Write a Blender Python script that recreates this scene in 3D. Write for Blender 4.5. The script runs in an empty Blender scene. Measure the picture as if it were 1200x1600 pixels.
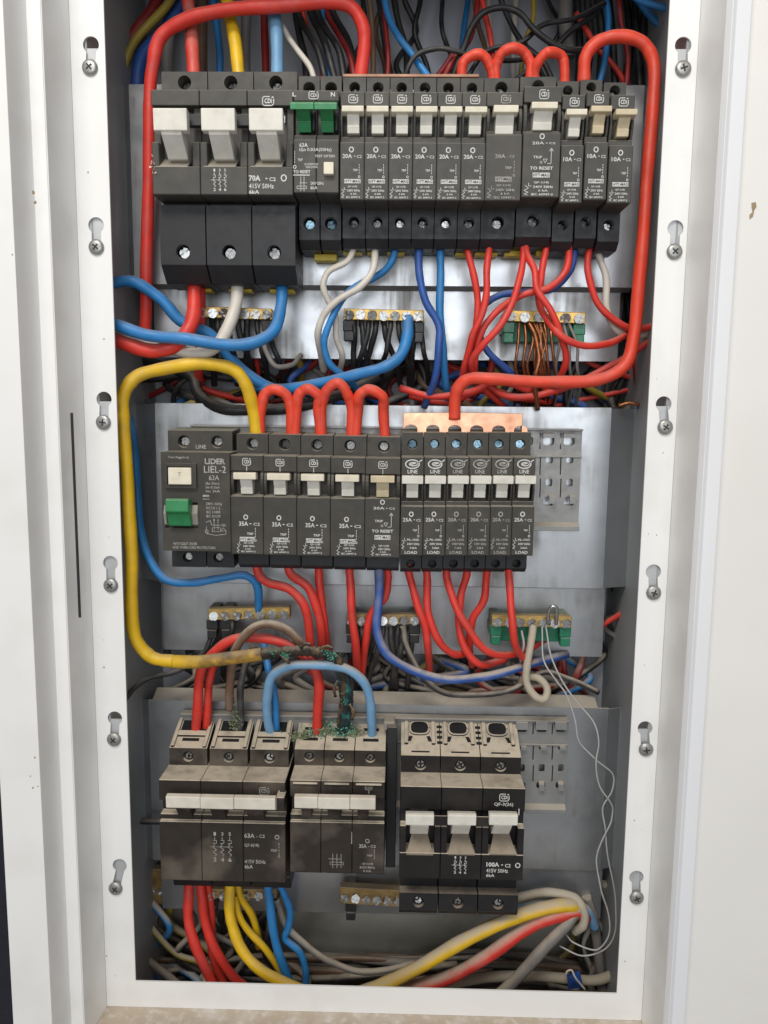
import bpy, bmesh, math, random
from mathutils import Vector, Matrix
random.seed(11)
S = bpy.context.scene
C = S.collection
K = 0.001                                   # millimetre

# ------------------------------------------------------------------ camera
CAM = Vector((0.0150, -0.590, -0.2640))     # origin: top keyhole height, frame lip plane y = 0
YAW, PITCH, ROLL, FPX = math.radians(1.19), math.radians(7.25), math.radians(0.62), 1200.0
_f = Vector((-math.sin(YAW)*math.cos(PITCH), math.cos(YAW)*math.cos(PITCH), -math.sin(PITCH)))
_r = Vector((math.cos(YAW), math.sin(YAW), 0)); _u = _r.cross(_f)
_r, _u = math.cos(ROLL)*_r + math.sin(ROLL)*_u, -math.sin(ROLL)*_r + math.cos(ROLL)*_u
cd = bpy.data.cameras.new('camera'); cam = bpy.data.objects.new('camera', cd); C.objects.link(cam)
m = Matrix.Identity(4)
for i in range(3):
    m[i][0], m[i][1], m[i][2], m[i][3] = _r[i], _u[i], -_f[i], CAM[i]
cam.matrix_world = m
cd.sensor_fit = 'VERTICAL'; cd.sensor_height = 24; cd.lens = 18; cd.clip_start = 0.01; cd.clip_end = 50
S.camera = cam
# ------------------------------------------------------------------ light
w = bpy.data.worlds.new('World'); S.world = w; w.use_nodes = True
w.node_tree.nodes['Background'].inputs[0].default_value = (0.98, 0.97, 0.96, 1)
w.node_tree.nodes['Background'].inputs[1].default_value = 0.31
def area(name, loc, target, sx, sy, power, col):
    l = bpy.data.lights.new(name, 'AREA'); l.shape = 'RECTANGLE'; l.size = sx; l.size_y = sy; l.energy = power; l.color = col
    o = bpy.data.objects.new(name, l); C.objects.link(o); o.location = loc
    o.rotation_euler = (Vector(target) - Vector(loc)).to_track_quat('-Z', 'Y').to_euler()
    return o
area('ceiling_light', (-0.28, -1.15, 1.0), (0, 0, -0.20), 0.8, 0.5, 20.5, (1.0, 0.955, 0.885))
area('window_light', (0.15, -2.3, 0.05), (0, 0, -0.25), 1.6, 1.2, 18.5, (0.94, 0.97, 1.0))
S.view_settings.view_transform = 'Standard'; S.view_settings.look = 'None'
S.view_settings.exposure = 0.0; S.view_settings.gamma = 1.0; S.view_settings.use_curve_mapping = False
S.render.engine = 'CYCLES'; S.cycles.filter_width = 1.5

# ------------------------------------------------------------------ helpers
def P(px, py, y):
    """point of the panel seen at photo pixel (px,py), lying on the depth plane y (mm behind the frame lip)"""
    d = _f + _r*((px-600)/FPX) + _u*((800-py)/FPX)
    t = (y*K - CAM.y)/d.y
    return CAM + d*t
def X(px, py, y): return P(px, py, y).x
def Z(px, py, y): return P(px, py, y).z
def tag(o, label=None, cat=None, group=None, kind=None):
    if label: o['label'] = label
    if cat: o['category'] = cat
    if group: o['group'] = group
    if kind: o['kind'] = kind
    return o
def empty(name, loc, label, cat, group=None):
    o = bpy.data.objects.new(name, None); o.empty_display_size = 0.01; C.objects.link(o); o.location = loc
    return tag(o, label, cat, group)
def wloc(o):
    v = Vector((0, 0, 0))
    while o: v = v + Vector(o.location); o = o.parent
    return v

_fontcache = {}
def text_geo(s, bold=0.0):
    key = (s, bold)
    if key not in _fontcache:
        cu = bpy.data.curves.new('t', 'FONT'); cu.body = s; cu.resolution_u = 2; cu.offset = bold
        ob = bpy.data.objects.new('t', cu); C.objects.link(ob)
        bpy.context.view_layer.update()
        dg = bpy.context.evaluated_depsgraph_get()
        me = bpy.data.meshes.new_from_object(ob.evaluated_get(dg))
        vs = [(v.co.x, v.co.y) for v in me.vertices]; fs = [tuple(p.vertices) for p in me.polygons]
        bpy.data.objects.remove(ob); bpy.data.curves.remove(cu); bpy.data.meshes.remove(me)
        x0 = min(v[0] for v in vs); x1 = max(v[0] for v in vs); y0 = min(v[1] for v in vs); y1 = max(v[1] for v in vs)
        _fontcache[key] = ([((a-x0)/(x1-x0+1e-9), (b-y0)/(y1-y0+1e-9)) for a, b in vs], fs)
    return _fontcache[key]

ORD = ['leftmost','second','third','fourth','fifth','sixth','seventh','eighth','ninth','tenth','eleventh','twelfth','thirteenth','fourteenth','fifteenth','sixteenth','seventeenth','eighteenth','nineteenth','twentieth'] + ['%dth' % i for i in range(21, 60)]
WNM = dict(grey='grey', brown='brown', charcoal='sooty', black='black', beige='beige', dred='dark red')
class MB:
    def __init__(s): s.v = []; s.f = []; s.sm = []
    def add(s, vs, fs, smooth=False):
        b = len(s.v); s.v += [Vector(v) for v in vs]; s.f += [tuple(i+b for i in f) for f in fs]; s.sm += [smooth]*len(fs); return s
    def box(s, x0, x1, y0, y1, z0, z1):
        return s.add([(x0,y0,z0),(x1,y0,z0),(x1,y1,z0),(x0,y1,z0),(x0,y0,z1),(x1,y0,z1),(x1,y1,z1),(x0,y1,z1)],
              [(0,3,2,1),(4,5,6,7),(0,1,5,4),(1,2,6,5),(2,3,7,6),(3,0,4,7)])
    def prism(s, prof, x0, x1):             # prof [(y,z)] closed outline, extruded along x
        n = len(prof)
        vs = [(x0, a, b) for a, b in prof] + [(x1, a, b) for a, b in prof]
        fs = [tuple(range(n)), tuple(range(2*n-1, n-1, -1))] + [(i, i+n, (i+1) % n + n, (i+1) % n) for i in range(n)]
        return s.add(vs, fs)
    def plate(s, out, y0, y1):              # out [(x,z)] closed outline, extruded along y
        n = len(out)
        vs = [(a, y0, b) for a, b in out] + [(a, y1, b) for a, b in out]
        fs = [tuple(range(n)), tuple(range(2*n-1, n-1, -1))] + [(i, i+n, (i+1) % n + n, (i+1) % n) for i in range(n)]
        return s.add(vs, fs)
    def cyl(s, c, ax, r, h, n=14, smooth=True, r2=None):
        c = Vector(c); a = Vector(ax).normalized(); t = Vector((0,0,1)) if abs(a.z) < .9 else Vector((1,0,0))
        e1 = a.cross(t).normalized(); e2 = a.cross(e1); r2 = r if r2 is None else r2
        vs = [c + e1*(r*math.cos(2*math.pi*i/n)) + e2*(r*math.sin(2*math.pi*i/n)) for i in range(n)]
        vs += [c + a*h + e1*(r2*math.cos(2*math.pi*i/n)) + e2*(r2*math.sin(2*math.pi*i/n)) for i in range(n)]
        s.add(vs, [(i, (i+1) % n, (i+1) % n + n, i+n) for i in range(n)], smooth)
        b = len(s.v) - 2*n
        s.f += [tuple(b+i for i in range(n)), tuple(b+n+i for i in range(n))]; s.sm += [False, False]
        return s
    def holebox(s, x0, x1, yf, yb, z0, z1, cx, cz, r, dep, z1b=None, z0b=None, n=14):
        z1b = z1 if z1b is None else z1b; z0b = z0 if z0b is None else z0b
        r = min(r, .96*(cx-x0), .96*(x1-cx), .96*(z1-cz), .96*(cz-z0))
        if r < 1*K: return s.box(x0, x1, yf, yb, z0, max(z1, z0+.5*K))
        angs = sorted([2*math.pi*i/n + .01 for i in range(n)] + [math.atan2(zz-cz, xx-cx) % (2*math.pi) for xx in (x0, x1) for zz in (z0, z1)])
        o, ci, cb = [], [], []
        for a in angs:
            ca, sa = math.cos(a), math.sin(a)
            t = min((x1-cx)/ca if ca > 1e-9 else 9, (x0-cx)/ca if ca < -1e-9 else 9, (z1-cz)/sa if sa > 1e-9 else 9, (z0-cz)/sa if sa < -1e-9 else 9)
            o.append((cx+t*ca, yf, cz+t*sa)); ci.append((cx+r*ca, yf, cz+r*sa)); cb.append((cx+r*ca, yf+dep, cz+r*sa))
        N = len(angs); vs = o + ci + cb; fs = []
        for i in range(N):
            j = (i+1) % N; fs += [(i, j, j+N, i+N), (i+N, j+N, j+2*N, i+2*N)]
        fs.append(tuple(range(2*N, 3*N))); s.add(vs, fs)
        s.add([(x0,yf,z0),(x1,yf,z0),(x1,yb,z0b),(x0,yb,z0b),(x0,yf,z1),(x1,yf,z1),(x1,yb,z1b),(x0,yb,z1b)],
              [(0,3,2,1),(4,5,6,7),(1,2,6,5),(2,3,7,6),(3,0,4,7)])
        return s
    def tube(s, pts, r, n=10):
        pts = [Vector(p) for p in pts]; N = len(pts)
        rr = r if isinstance(r, (list, tuple)) else [r]*N
        tan = [(pts[min(i+1, N-1)] - pts[max(i-1, 0)]).normalized() for i in range(N)]
        ref = Vector((0,1,0)) if abs(tan[0].y) < .9 else Vector((1,0,0))
        e = tan[0].cross(ref).normalized(); vs = []
        for i in range(N):
            e = (e - tan[i]*e.dot(tan[i])).normalized(); g = tan[i].cross(e)
            for k in range(n):
                a = 2*math.pi*k/n; vs.append(pts[i] + (e*math.cos(a) + g*math.sin(a))*rr[i])
        fs = [(i*n+k, i*n+(k+1) % n, (i+1)*n+(k+1) % n, (i+1)*n+k) for i in range(N-1) for k in range(n)]
        s.add(vs, fs, True); b = len(s.v) - len(vs)
        s.f += [tuple(b+k for k in range(n)), tuple(b+(N-1)*n+k for k in range(n))]; s.sm += [False, False]
        return s
    def text(s, t, x0, x1, z0, z1, y, bold=0.012):
        vs, fs = text_geo(t, bold)
        return s.add([(x0+(x1-x0)*a, y, z0+(z1-z0)*b) for a, b in vs], fs)
    def rect(s, x0, x1, z0, z1, y):
        return s.add([(x0,y,z0),(x1,y,z0),(x1,y,z1),(x0,y,z1)], [(0,1,2,3)])
    def ring(s, cx, cz, rx, rz, wd, y, n=18, a0=0, a1=2*math.pi):
        vs = []
        full = abs(a1-a0-2*math.pi) < 1e-6; cnt = n if full else n+1
        for i in range(cnt):
            a = a0+(a1-a0)*i/n
            vs += [(cx+rx*math.cos(a), y, cz+rz*math.sin(a)), (cx+(rx-wd)*math.cos(a), y, cz+(rz-wd)*math.sin(a))]
        fs = [(2*i, 2*((i+1) % cnt), 2*((i+1) % cnt)+1, 2*i+1) for i in range(n)]
        return s.add(vs, fs)
    def stroke(s, pts, wd, y):              # flat printed line through (x,z) points
        for (a, b), (c, d) in zip(pts, pts[1:]):
            t = Vector((c-a, d-b)); L = t.length or 1; nx, nz = -t.y/L*wd/2, t.x/L*wd/2
            s.add([(a+nx,y,b+nz),(c+nx,y,d+nz),(c-nx,y,d-nz),(a-nx,y,b-nz)], [(0,1,2,3)])
        return s
    def build(s, name, mat, parent=None, origin=None, bevel=0, seg=1):
        o0 = wloc(parent) if parent else (Vector(origin) if origin is not None else Vector((0,0,0)))
        me = bpy.data.meshes.new(name); me.from_pydata([tuple(v-o0) for v in s.v], [], s.f)
        me.polygons.foreach_set('use_smooth', s.sm)
        bm = bmesh.new(); bm.from_mesh(me); bmesh.ops.recalc_face_normals(bm, faces=bm.faces); bm.to_mesh(me); bm.free()
        me.materials.append(mat); me.update()
        o = bpy.data.objects.new(name, me); C.objects.link(o)
        if parent: o.parent = parent
        else: o.location = o0
        if bevel:
            b = o.modifiers.new('bevel', 'BEVEL'); b.width = bevel; b.segments = seg; b.limit_method = 'ANGLE'; b.angle_limit = math.radians(35)
        return o

def catmull(pts, sub=9):
    pts = [Vector(p) for p in pts]
    if len(pts) == 2: pts = [pts[0], pts[0].lerp(pts[1], .5), pts[1]]
    q = [pts[0]*2 - pts[1]] + pts + [pts[-1]*2 - pts[-2]]; out = []
    for i in range(1, len(q)-2):
        p0, p1, p2, p3 = q[i-1:i+3]
        t1 = max((p1-p0).length, 1e-6)**.5; t2 = t1 + max((p2-p1).length, 1e-6)**.5; t3 = t2 + max((p3-p2).length, 1e-6)**.5
        for k in range(sub):
            t = t1 + (t2-t1)*k/sub
            a1 = p0*((t1-t)/t1) + p1*(t/t1); a2 = p1*((t2-t)/(t2-t1)) + p2*((t-t1)/(t2-t1)); a3 = p2*((t3-t)/(t3-t2)) + p3*((t-t2)/(t3-t2))
            b1 = a1*((t2-t)/t2) + a2*(t/t2); b2 = a2*((t3-t)/(t3-t1)) + a3*((t-t1)/(t3-t1))
            out.append(b1*((t2-t)/(t2-t1)) + b2*((t-t1)/(t2-t1)))
    out.append(pts[-1]); return out

# ------------------------------------------------------------------ materials
def mat(name, col, rough=.5, metal=0.0, dust=0.0, dustcol=(.40,.34,.27), var=.12, vscale=60, bump=0.0, bscale=900, spec=.5, patch=0.0, patchcol=(.4,.36,.3), pscale=35, drange=(.25,.85), rvar=.09, streak=0.0):
    m = bpy.data.materials.new(name); m.use_nodes = True; nt = m.node_tree; N = nt.nodes; L = nt.links
    b = N['Principled BSDF']; b.inputs['Metallic'].default_value = metal; b.inputs['Specular IOR Level'].default_value = spec
    geo = N.new('ShaderNodeNewGeometry')
    def noise(sc, det=3):
        n = N.new('ShaderNodeTexNoise'); n.inputs['Scale'].default_value = sc; n.inputs['Detail'].default_value = det
        L.new(geo.outputs['Position'], n.inputs['Vector']); return n
    def mp(sock, a, bb, c, d):
        r = N.new('ShaderNodeMapRange'); r.inputs[1].default_value = a; r.inputs[2].default_value = bb; r.inputs[3].default_value = c; r.inputs[4].default_value = d
        L.new(sock, r.inputs[0]); return r.outputs[0]
    def mul(a, bb):
        r = N.new('ShaderNodeMath'); r.operation = 'MULTIPLY'; r.use_clamp = True
        for i, s_ in enumerate((a, bb)):
            if isinstance(s_, float): r.inputs[i].default_value = s_
            else: L.new(s_, r.inputs[i])
        return r.outputs[0]
    def mix(f, a, bb):
        r = N.new('ShaderNodeMix'); r.data_type = 'RGBA'; L.new(f, r.inputs[0])
        for i, s_ in ((6, a), (7, bb)):
            if isinstance(s_, tuple): r.inputs[i].default_value = (*s_, 1)
            else: L.new(s_, r.inputs[i])
        return r.outputs[2]
    n1 = noise(vscale, 4)
    lo = tuple(c*(1-var) for c in col); hi = tuple(min(1, c*(1+var)) for c in col)
    c = mix(mp(n1.outputs['Fac'], .3, .7, 0, 1), lo, hi)
    rsock = mp(noise(vscale*2.3, 3).outputs['Fac'], .3, .7, max(.02, rough-rvar), min(1, rough+rvar))
    if patch:
        c = mix(mul(mp(noise(pscale, 5).outputs['Fac'], .5, .68, 0, 1), float(patch)), c, patchcol)
    if streak:
        mpg = N.new('ShaderNodeVectorMath'); mpg.operation = 'MULTIPLY'; mpg.inputs[1].default_value = (150, 60, 9); L.new(geo.outputs['Position'], mpg.inputs[0])
        sn = N.new('ShaderNodeTexNoise'); sn.inputs['Scale'].default_value = 1; sn.inputs['Detail'].default_value = 5; L.new(mpg.outputs[0], sn.inputs['Vector'])
        gr = mul(mp(noise(22, 6).outputs['Fac'], .46, .66, 0, 1), mp(sn.outputs['Fac'], .35, .7, .2, 1))
        c = mix(mul(gr, float(streak)), c, (.20,.185,.16))
        a_ = N.new('ShaderNodeMath'); a_.operation = 'ADD'; a_.use_clamp = True; L.new(rsock, a_.inputs[0]); L.new(mul(gr, .35), a_.inputs[1]); rsock = a_.outputs[0]
    if dust:
        sep = N.new('ShaderNodeSeparateXYZ'); L.new(geo.outputs['Normal'], sep.inputs[0])
        up = mp(sep.outputs[2], drange[0], drange[1], 0, 1)
        fac = mul(mul(mul(up, mp(noise(140, 5).outputs['Fac'], .25, .5, .55 + .2*(dust >= 1), 1)), mp(noise(31, 6).outputs['Fac'], .30, .48, .55, 1)), float(dust))
        c = mix(fac, c, dustcol)
        a = N.new('ShaderNodeMath'); a.operation = 'ADD'; a.use_clamp = True; L.new(rsock, a.inputs[0]); L.new(mul(fac, .5), a.inputs[1]); rsock = a.outputs[0]
        if metal:
            s1 = N.new('ShaderNodeMath'); s1.operation = 'SUBTRACT'; s1.use_clamp = True; s1.inputs[0].default_value = metal; L.new(fac, s1.inputs[1]); L.new(s1.outputs[0], b.inputs['Metallic'])
    L.new(c, b.inputs['Base Color']); L.new(rsock, b.inputs['Roughness'])
    if bump:
        bp = N.new('ShaderNodeBump'); bp.inputs['Strength'].default_value = bump; bp.inputs['Distance'].default_value = 0.0004
        L.new(noise(bscale, 3).outputs['Fac'], bp.inputs['Height']); L.new(bp.outputs[0], b.inputs['Normal'])
    return m
M = {}
M['paint'] = mat('white_paint', (.83,.83,.82), .42, var=.02, vscale=9, bump=.05, bscale=300, streak=.02, patch=.18, patchcol=(.62,.59,.53), pscale=22)
M['paint_in'] = mat('inner_paint_shaded', (.31,.325,.335), .5, var=.10, vscale=12, dust=.7)  # side and top paint darkened to carry the shade inside the box
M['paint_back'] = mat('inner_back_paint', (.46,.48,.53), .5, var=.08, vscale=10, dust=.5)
M['paint_low'] = mat('dirty_inner_paint', (.44,.43,.37), .7, var=.2, vscale=14, dust=.95, dustcol=(.26,.20,.14), patch=.6, patchcol=(.14,.11,.08), pscale=16)
M['flange_bluelit'] = mat('flange_paint_bluelit', (.79,.80,.825), .40, var=.015, vscale=9, bump=.04, bscale=300)  # white paint with the bluish window light put into its colour
M['cream'] = mat('cream_wall_paint', (.80,.785,.76), .55, var=.025, vscale=7, bump=.12, bscale=160, patch=.15, patchcol=(.68,.63,.56), pscale=11)
M['ledge'] = mat('dusty_ledge', (.80,.79,.77), .6, var=.1, vscale=60, dust=.95, dustcol=(.46,.38,.29), bump=.5, bscale=240)
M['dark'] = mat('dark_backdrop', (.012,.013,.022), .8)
M['zinc'] = mat('galvanised_steel', (.49,.51,.535), .33, metal=.9, var=.035, vscale=30, rvar=.03, streak=.75, dust=.8, patch=.25, patchcol=(.34,.35,.355), pscale=17, bump=.03, bscale=150)
M['zinc_rail'] = mat('galvanised_rail', (.29,.29,.285), .5, metal=.5, var=.08, vscale=80, dust=.9, dustcol=(.42,.37,.30), drange=(.2,.7))
M['bracket'] = mat('bracket_steel', (.50,.51,.52), .5, metal=.4)
M['steel'] = mat('screw_steel', (.50,.51,.51), .34, metal=.95, var=.15, vscale=600)
M['steel_old'] = mat('dull_screw_steel', (.36,.36,.35), .45, metal=.85, var=.2, vscale=500)
M['blue_steel'] = mat('blued_screw_steel', (.22,.34,.42), .32, metal=.95, var=.3, vscale=500)
M['black_slot'] = mat('recess_shade', (.02,.02,.02), .6)  # near-black cross, stands in for the shade in the drive recess
M['brass'] = mat('brass', (.52,.35,.12), .40, metal=.85, var=.2, vscale=120, dust=.4)
M['brass_old'] = mat('tarnished_brass', (.36,.24,.10), .5, metal=.7, var=.35, vscale=90, dust=.6)
M['copper'] = mat('copper_bar', (.74,.40,.26), .36, metal=.88, var=.16, vscale=45, patch=.6, patchcol=(.42,.19,.11), pscale=34, dust=.2)
M['copper_old'] = mat('dull_copper_strip', (.34,.19,.13), .55, metal=.5, var=.2, vscale=80, dust=.6, dustcol=(.38,.30,.24))
M['copper_wire'] = mat('copper_strand', (.36,.15,.07), .38, metal=.9, var=.3, vscale=300)
M['b1'] = mat('breaker_grey', (.066,.063,.057), .5, spec=.35, var=.12, vscale=90, dust=.7, dustcol=(.36,.33,.28), patch=.4, patchcol=(.11,.10,.082), pscale=38, bump=.08, bscale=1500)
M['b2'] = mat('breaker_grey_dusty', (.050,.046,.039), .5, spec=.35, var=.12, vscale=90, dust=.8, dustcol=(.36,.33,.27), patch=.4, patchcol=(.095,.083,.066), pscale=42, bump=.08, bscale=1500)
M['b3k'] = mat('breaker_black_dust', (.015,.013,.013), .5, spec=.3, var=.15, vscale=70, dust=1.0, dustcol=(.53,.46,.36), patch=.35, patchcol=(.06,.05,.042), pscale=30, bump=.12, bscale=1200, drange=(.15,.5))
M['b3'] = mat('breaker_brown_dust', (.030,.024,.020), .55, spec=.3, var=.2, vscale=70, dust=1.0, dustcol=(.53,.46,.36), patch=.75, patchcol=(.135,.112,.088), pscale=24, bump=.15, bscale=1200, drange=(.15,.5))
M['bb'] = mat('terminal_shaded', (.022,.023,.026), .45, spec=.35, var=.12, vscale=90, dust=.5, dustcol=(.25,.22,.19))  # lower terminal plastic, darkened for the shade that falls on it
M['bb3'] = mat('terminal_shaded_dusty', (.018,.017,.018), .45, spec=.3, var=.2, vscale=70, dust=.95, dustcol=(.34,.28,.22))  # same shade put into the colour for the bottom row, under real dust
M['well'] = mat('hole_shade', (.008,.008,.009), .6)  # near-black fill, stands in for the shade inside holes and slots
M['white3'] = mat('dusty_white_plastic', (.70,.66,.57), .5, var=.08, vscale=120, dust=.5, dustcol=(.50,.43,.33), patch=.45, patchcol=(.42,.35,.27), pscale=60)
M['cream_p'] = mat('ivory_plastic', (.76,.70,.56), .42, var=.06, vscale=150, dust=.25, patch=.25, patchcol=(.5,.42,.3), pscale=120)
M['white_p'] = mat('white_plastic', (.72,.70,.63), .42, var=.05, vscale=120, dust=.25, patch=.25, patchcol=(.45,.40,.33), pscale=110)
M['old_p'] = mat('yellowed_plastic', (.62,.52,.35), .4, var=.08, vscale=150, patch=.25, patchcol=(.36,.27,.17), pscale=110)
M['green'] = mat('green_toggle', (.024,.22,.075), .34, var=.08, vscale=120, dust=.25)
M['green2'] = mat('green_holder', (.012,.17,.09), .35, var=.12, vscale=100, dust=.5)
M['sill'] = mat('grey_sill', (.27,.255,.225), .6, var=.1, vscale=100, dust=.7, dustcol=(.42,.37,.29))
M['sill3'] = mat('dusty_sill', (.17,.145,.115), .7, var=.1, vscale=100, dust=.8, dustcol=(.40,.33,.25))
M['ink'] = mat('print_ink', (.60,.60,.58), .6, var=.15, vscale=300)
M['ink_dim'] = mat('worn_print_ink', (.36,.35,.33), .7, var=.3, vscale=300)
M['ink_dark'] = mat('dark_print', (.05,.05,.05), .7)
M['yel_clip'] = mat('yellow_clip', (.62,.46,.03), .45, dust=.3)
M['black_p'] = mat('black_plastic', (.016,.016,.017), .45, dust=.5)
WC = dict(red=(.66,.040,.026), dred=(.26,.015,.014), orange=(.74,.060,.026), yellow=(.74,.46,.012), blue=(.022,.20,.50), dblue=(.022,.085,.33), lblue=(.17,.36,.58),
          white=(.64,.60,.53), black=(.016,.016,.017), grey=(.20,.185,.17), beige=(.42,.37,.28), brown=(.15,.085,.05), olive=(.34,.25,.03), silver=(.42,.42,.41), charcoal=(.035,.033,.032))
for k_, c_ in WC.items():
    M['w_'+k_] = mat('wire_'+k_, c_, .48, var=.12, vscale=55, dust=.42, dustcol=(.44,.38,.32), drange=(.35,1.0), patch=.22, patchcol=tuple(.55*v+.10 for v in c_), pscale=70, bump=.25, bscale=350)
    M['d_'+k_] = mat('dusty_wire_'+k_, c_, .5, var=.14, vscale=60, dust=.9, dustcol=(.46,.40,.32), drange=(.05,.7), patch=.4, patchcol=tuple(.5*v+.13 for v in c_), pscale=60, bump=.4, bscale=350)
M['char'] = mat('charred_insulation', (.035,.024,.016), .8, var=.6, vscale=120, patch=.75, patchcol=(.20,.12,.05), pscale=90, bump=1.0, bscale=500, dust=.5)
M['scorch'] = mat('scorched_yellow', (.40,.23,.03), .65, var=.4, vscale=90, patch=1.0, patchcol=(.07,.042,.025), pscale=60, bump=.5, bscale=500, dust=.5)
_n = M['scorch'].node_tree; _b = _n.nodes['Principled BSDF']; _src = _b.inputs['Base Color'].links[0].from_socket
_g = _n.nodes.new('ShaderNodeNewGeometry'); _sx = _n.nodes.new('ShaderNodeSeparateXYZ'); _n.links.new(_g.outputs['Position'], _sx.inputs[0])
_ns = _n.nodes.new('ShaderNodeTexNoise'); _ns.inputs['Scale'].default_value = 55; _ns.inputs['Detail'].default_value = 4; _n.links.new(_g.outputs['Position'], _ns.inputs['Vector'])
_ad = _n.nodes.new('ShaderNodeMath'); _ad.operation = 'MULTIPLY_ADD'; _ad.inputs[1].default_value = .05; _n.links.new(_ns.outputs['Fac'], _ad.inputs[0]); _n.links.new(_sx.outputs[0], _ad.inputs[2])
_mr = _n.nodes.new('ShaderNodeMapRange'); _mr.inputs[1].default_value = X(262,1033,26)+.025; _mr.inputs[2].default_value = X(330,1031,26)+.025; _n.links.new(_ad.outputs[0], _mr.inputs[0])
_mx = _n.nodes.new('ShaderNodeMix'); _mx.data_type = 'RGBA'; _mx.inputs[6].default_value = (*WC['yellow'], 1); _n.links.new(_mr.outputs[0], _mx.inputs[0]); _n.links.new(_src, _mx.inputs[7]); _n.links.new(_mx.outputs[2], _b.inputs['Base Color'])
M['teal'] = mat('teal_corroded_copper', (.008,.022,.028), .38, var=.5, vscale=200, patch=.7, patchcol=(.03,.26,.24), pscale=110, bump=1.0, bscale=700)
M['verd'] = mat('verdigris', (.10,.34,.24), .85, var=.4, vscale=400)
M['verd2'] = mat('pale_verdigris_dust', (.22,.25,.15), .9, var=.4, vscale=300)
M['tagblue'] = mat('blue_plastic_tag', (.02,.09,.36), .4, var=.2, vscale=150)
M['stain'] = mat('brown_stain', (.30,.22,.13), .8, var=.2)

# ------------------------------------------------------------------ enclosure
def XL(p, q, y): return (X(*p, y) + X(*q, y))/2
xl = XL((160,0), (213,1532), 0); xr = XL((1048,0), (963,1552), 0); zb = Z(588, 1543, 0); zt = Z(600, -110, 0)
xlo = XL((115,0), (162,1600), 0); xro = XL((1090,0), (1006,1600), 0); zbo = Z(580, 1583, 0); zto = zt + .06
YB, YFL = 140*K, -38*K
enc = empty('electrical_enclosure', (0, 0, zbo), 'white painted steel distribution enclosure with keyhole slotted front frame', 'enclosure')
holes_px = {'L': [(142,70),(150,352),(162.5,624),(172.5,880),(179.5,1122.5),(187,1352.5)], 'R': [(1067.5,71),(1055.5,357),(1037,631.5),(1021,893.5),(1008,1138),(994.5,1371)]}
screws_px = {'L': [(141,106),(151,386.5),(162,660),(173.5,914.5),(178.5,1155),(181,1387.5)], 'R': [(1067,108),(1053.5,393.5),(1039,667.5),(1021,926),(1009,1170.5),(994.5,1402)]}
def keyhole(c, c2, r=5.9*K, hw=3.6*K):
    a0 = math.asin(hw/r); pts = []
    for i in range(17):
        a = -math.pi/2 + a0 + (2*math.pi-2*a0)*i/16; pts.append((c.x + r*math.cos(a), c.z + r*math.sin(a)))
    for i in range(9):
        a = math.pi + math.pi*i/8; pts.append((c2.x + hw*math.cos(a), c2.z + hw*math.sin(a)))
    return pts
def filled(name, loops, y0, y1, m_, parent):     # plate with holes
    cu = bpy.data.curves.new('c', 'CURVE'); cu.dimensions = '2D'; cu.fill_mode = 'BOTH'; cu.extrude = (y1-y0)/2
    for lp in loops:
        sp = cu.splines.new('POLY'); sp.points.add(len(lp)-1); sp.use_cyclic_u = True
        for i, (a, b) in enumerate(lp): sp.points[i].co = (a, b, 0, 1)
    ob = bpy.data.objects.new('c', cu); C.objects.link(ob); bpy.context.view_layer.update()
    me = bpy.data.meshes.new_from_object(ob.evaluated_get(bpy.context.evaluated_depsgraph_get()))
    mb = MB(); yc = (y0+y1)/2
    mb.add([(v.co.x, yc - v.co.z, v.co.y) for v in me.vertices], [tuple(p.vertices) for p in me.polygons])
    bpy.data.objects.remove(ob); bpy.data.curves.remove(cu); bpy.data.meshes.remove(me)
    return mb.build(name, m_, parent)
loops = [[(xlo,zbo),(xro,zbo),(xro,zto),(xlo,zto)], [(xl,zb),(xr,zb),(xr,zt),(xl,zt)]]
for s_ in 'LR':
    for h_, c_ in zip(holes_px[s_], screws_px[s_]): loops.append(keyhole(P(*h_, 0), P(*c_, 0)))
filled('front_frame', loops, 0, 1.5*K, M['paint'], enc)
# returns towards the room, then the stepped outer flange
def strip(name, prof, z0, z1, m_):                # prof [(x,y)] open polyline -> sheet 1.2 mm thick, vertical
    mb = MB(); n = len(prof); vs = []
    for (a, b) in prof: vs += [(a,b,z0),(a,b,z1)]
    mb.add(vs, [(2*i,2*i+2,2*i+3,2*i+1) for i in range(n-1)])
    o = mb.build(name, m_, enc); so = o.modifiers.new('s', 'SOLIDIFY'); so.thickness = 1.2*K; so.offset = 0
    b_ = o.modifiers.new('bevel', 'BEVEL'); b_.width = 1.6*K; b_.segments = 3; b_.limit_method = 'ANGLE'
    for p in o.data.polygons: p.use_smooth = False
    return o
f1 = XL((50,0), (103,1600), YFL/K); f2y = YFL - 24*K; f3 = XL((-52,500), (-52+58,1450), f2y/K)
f3 = X(22, 1600, f2y/K)
zlow = zbo - .25
strip('side_return', [(xlo-.6*K, 3*K), (xlo-.6*K-3*K, YFL)], zlow, zto, M['paint'])
strip('outer_flange', [(xlo-3.6*K, YFL), (f1, YFL), (f1-4*K, f2y), (f3, f2y), (f3, f2y+20*K)], zlow, zto, M['paint'])
g0 = xro + .6*K; g1 = XL((1162,0), (1076,1600), YFL/K)
strip('side_return', [(g0, 3*K), (g0+4*K, YFL)], zlow, zto, M['paint'])
strip('outer_flange', [(g0+4*K, YFL), (g0+6*K, YFL-3.5*K), (g0+9*K, YFL-1.5*K), (g1, YFL-1.5*K), (g1+1*K, YFL+6*K)], zlow, zto, M['flange_bluelit'])
MB().box(xlo-4*K, xro+4*K, -60*K, 2.6*K, zbo-1.6*K, zbo-.2*K).build('bottom_ledge', M['ledge'], enc, bevel=.5*K)
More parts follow.
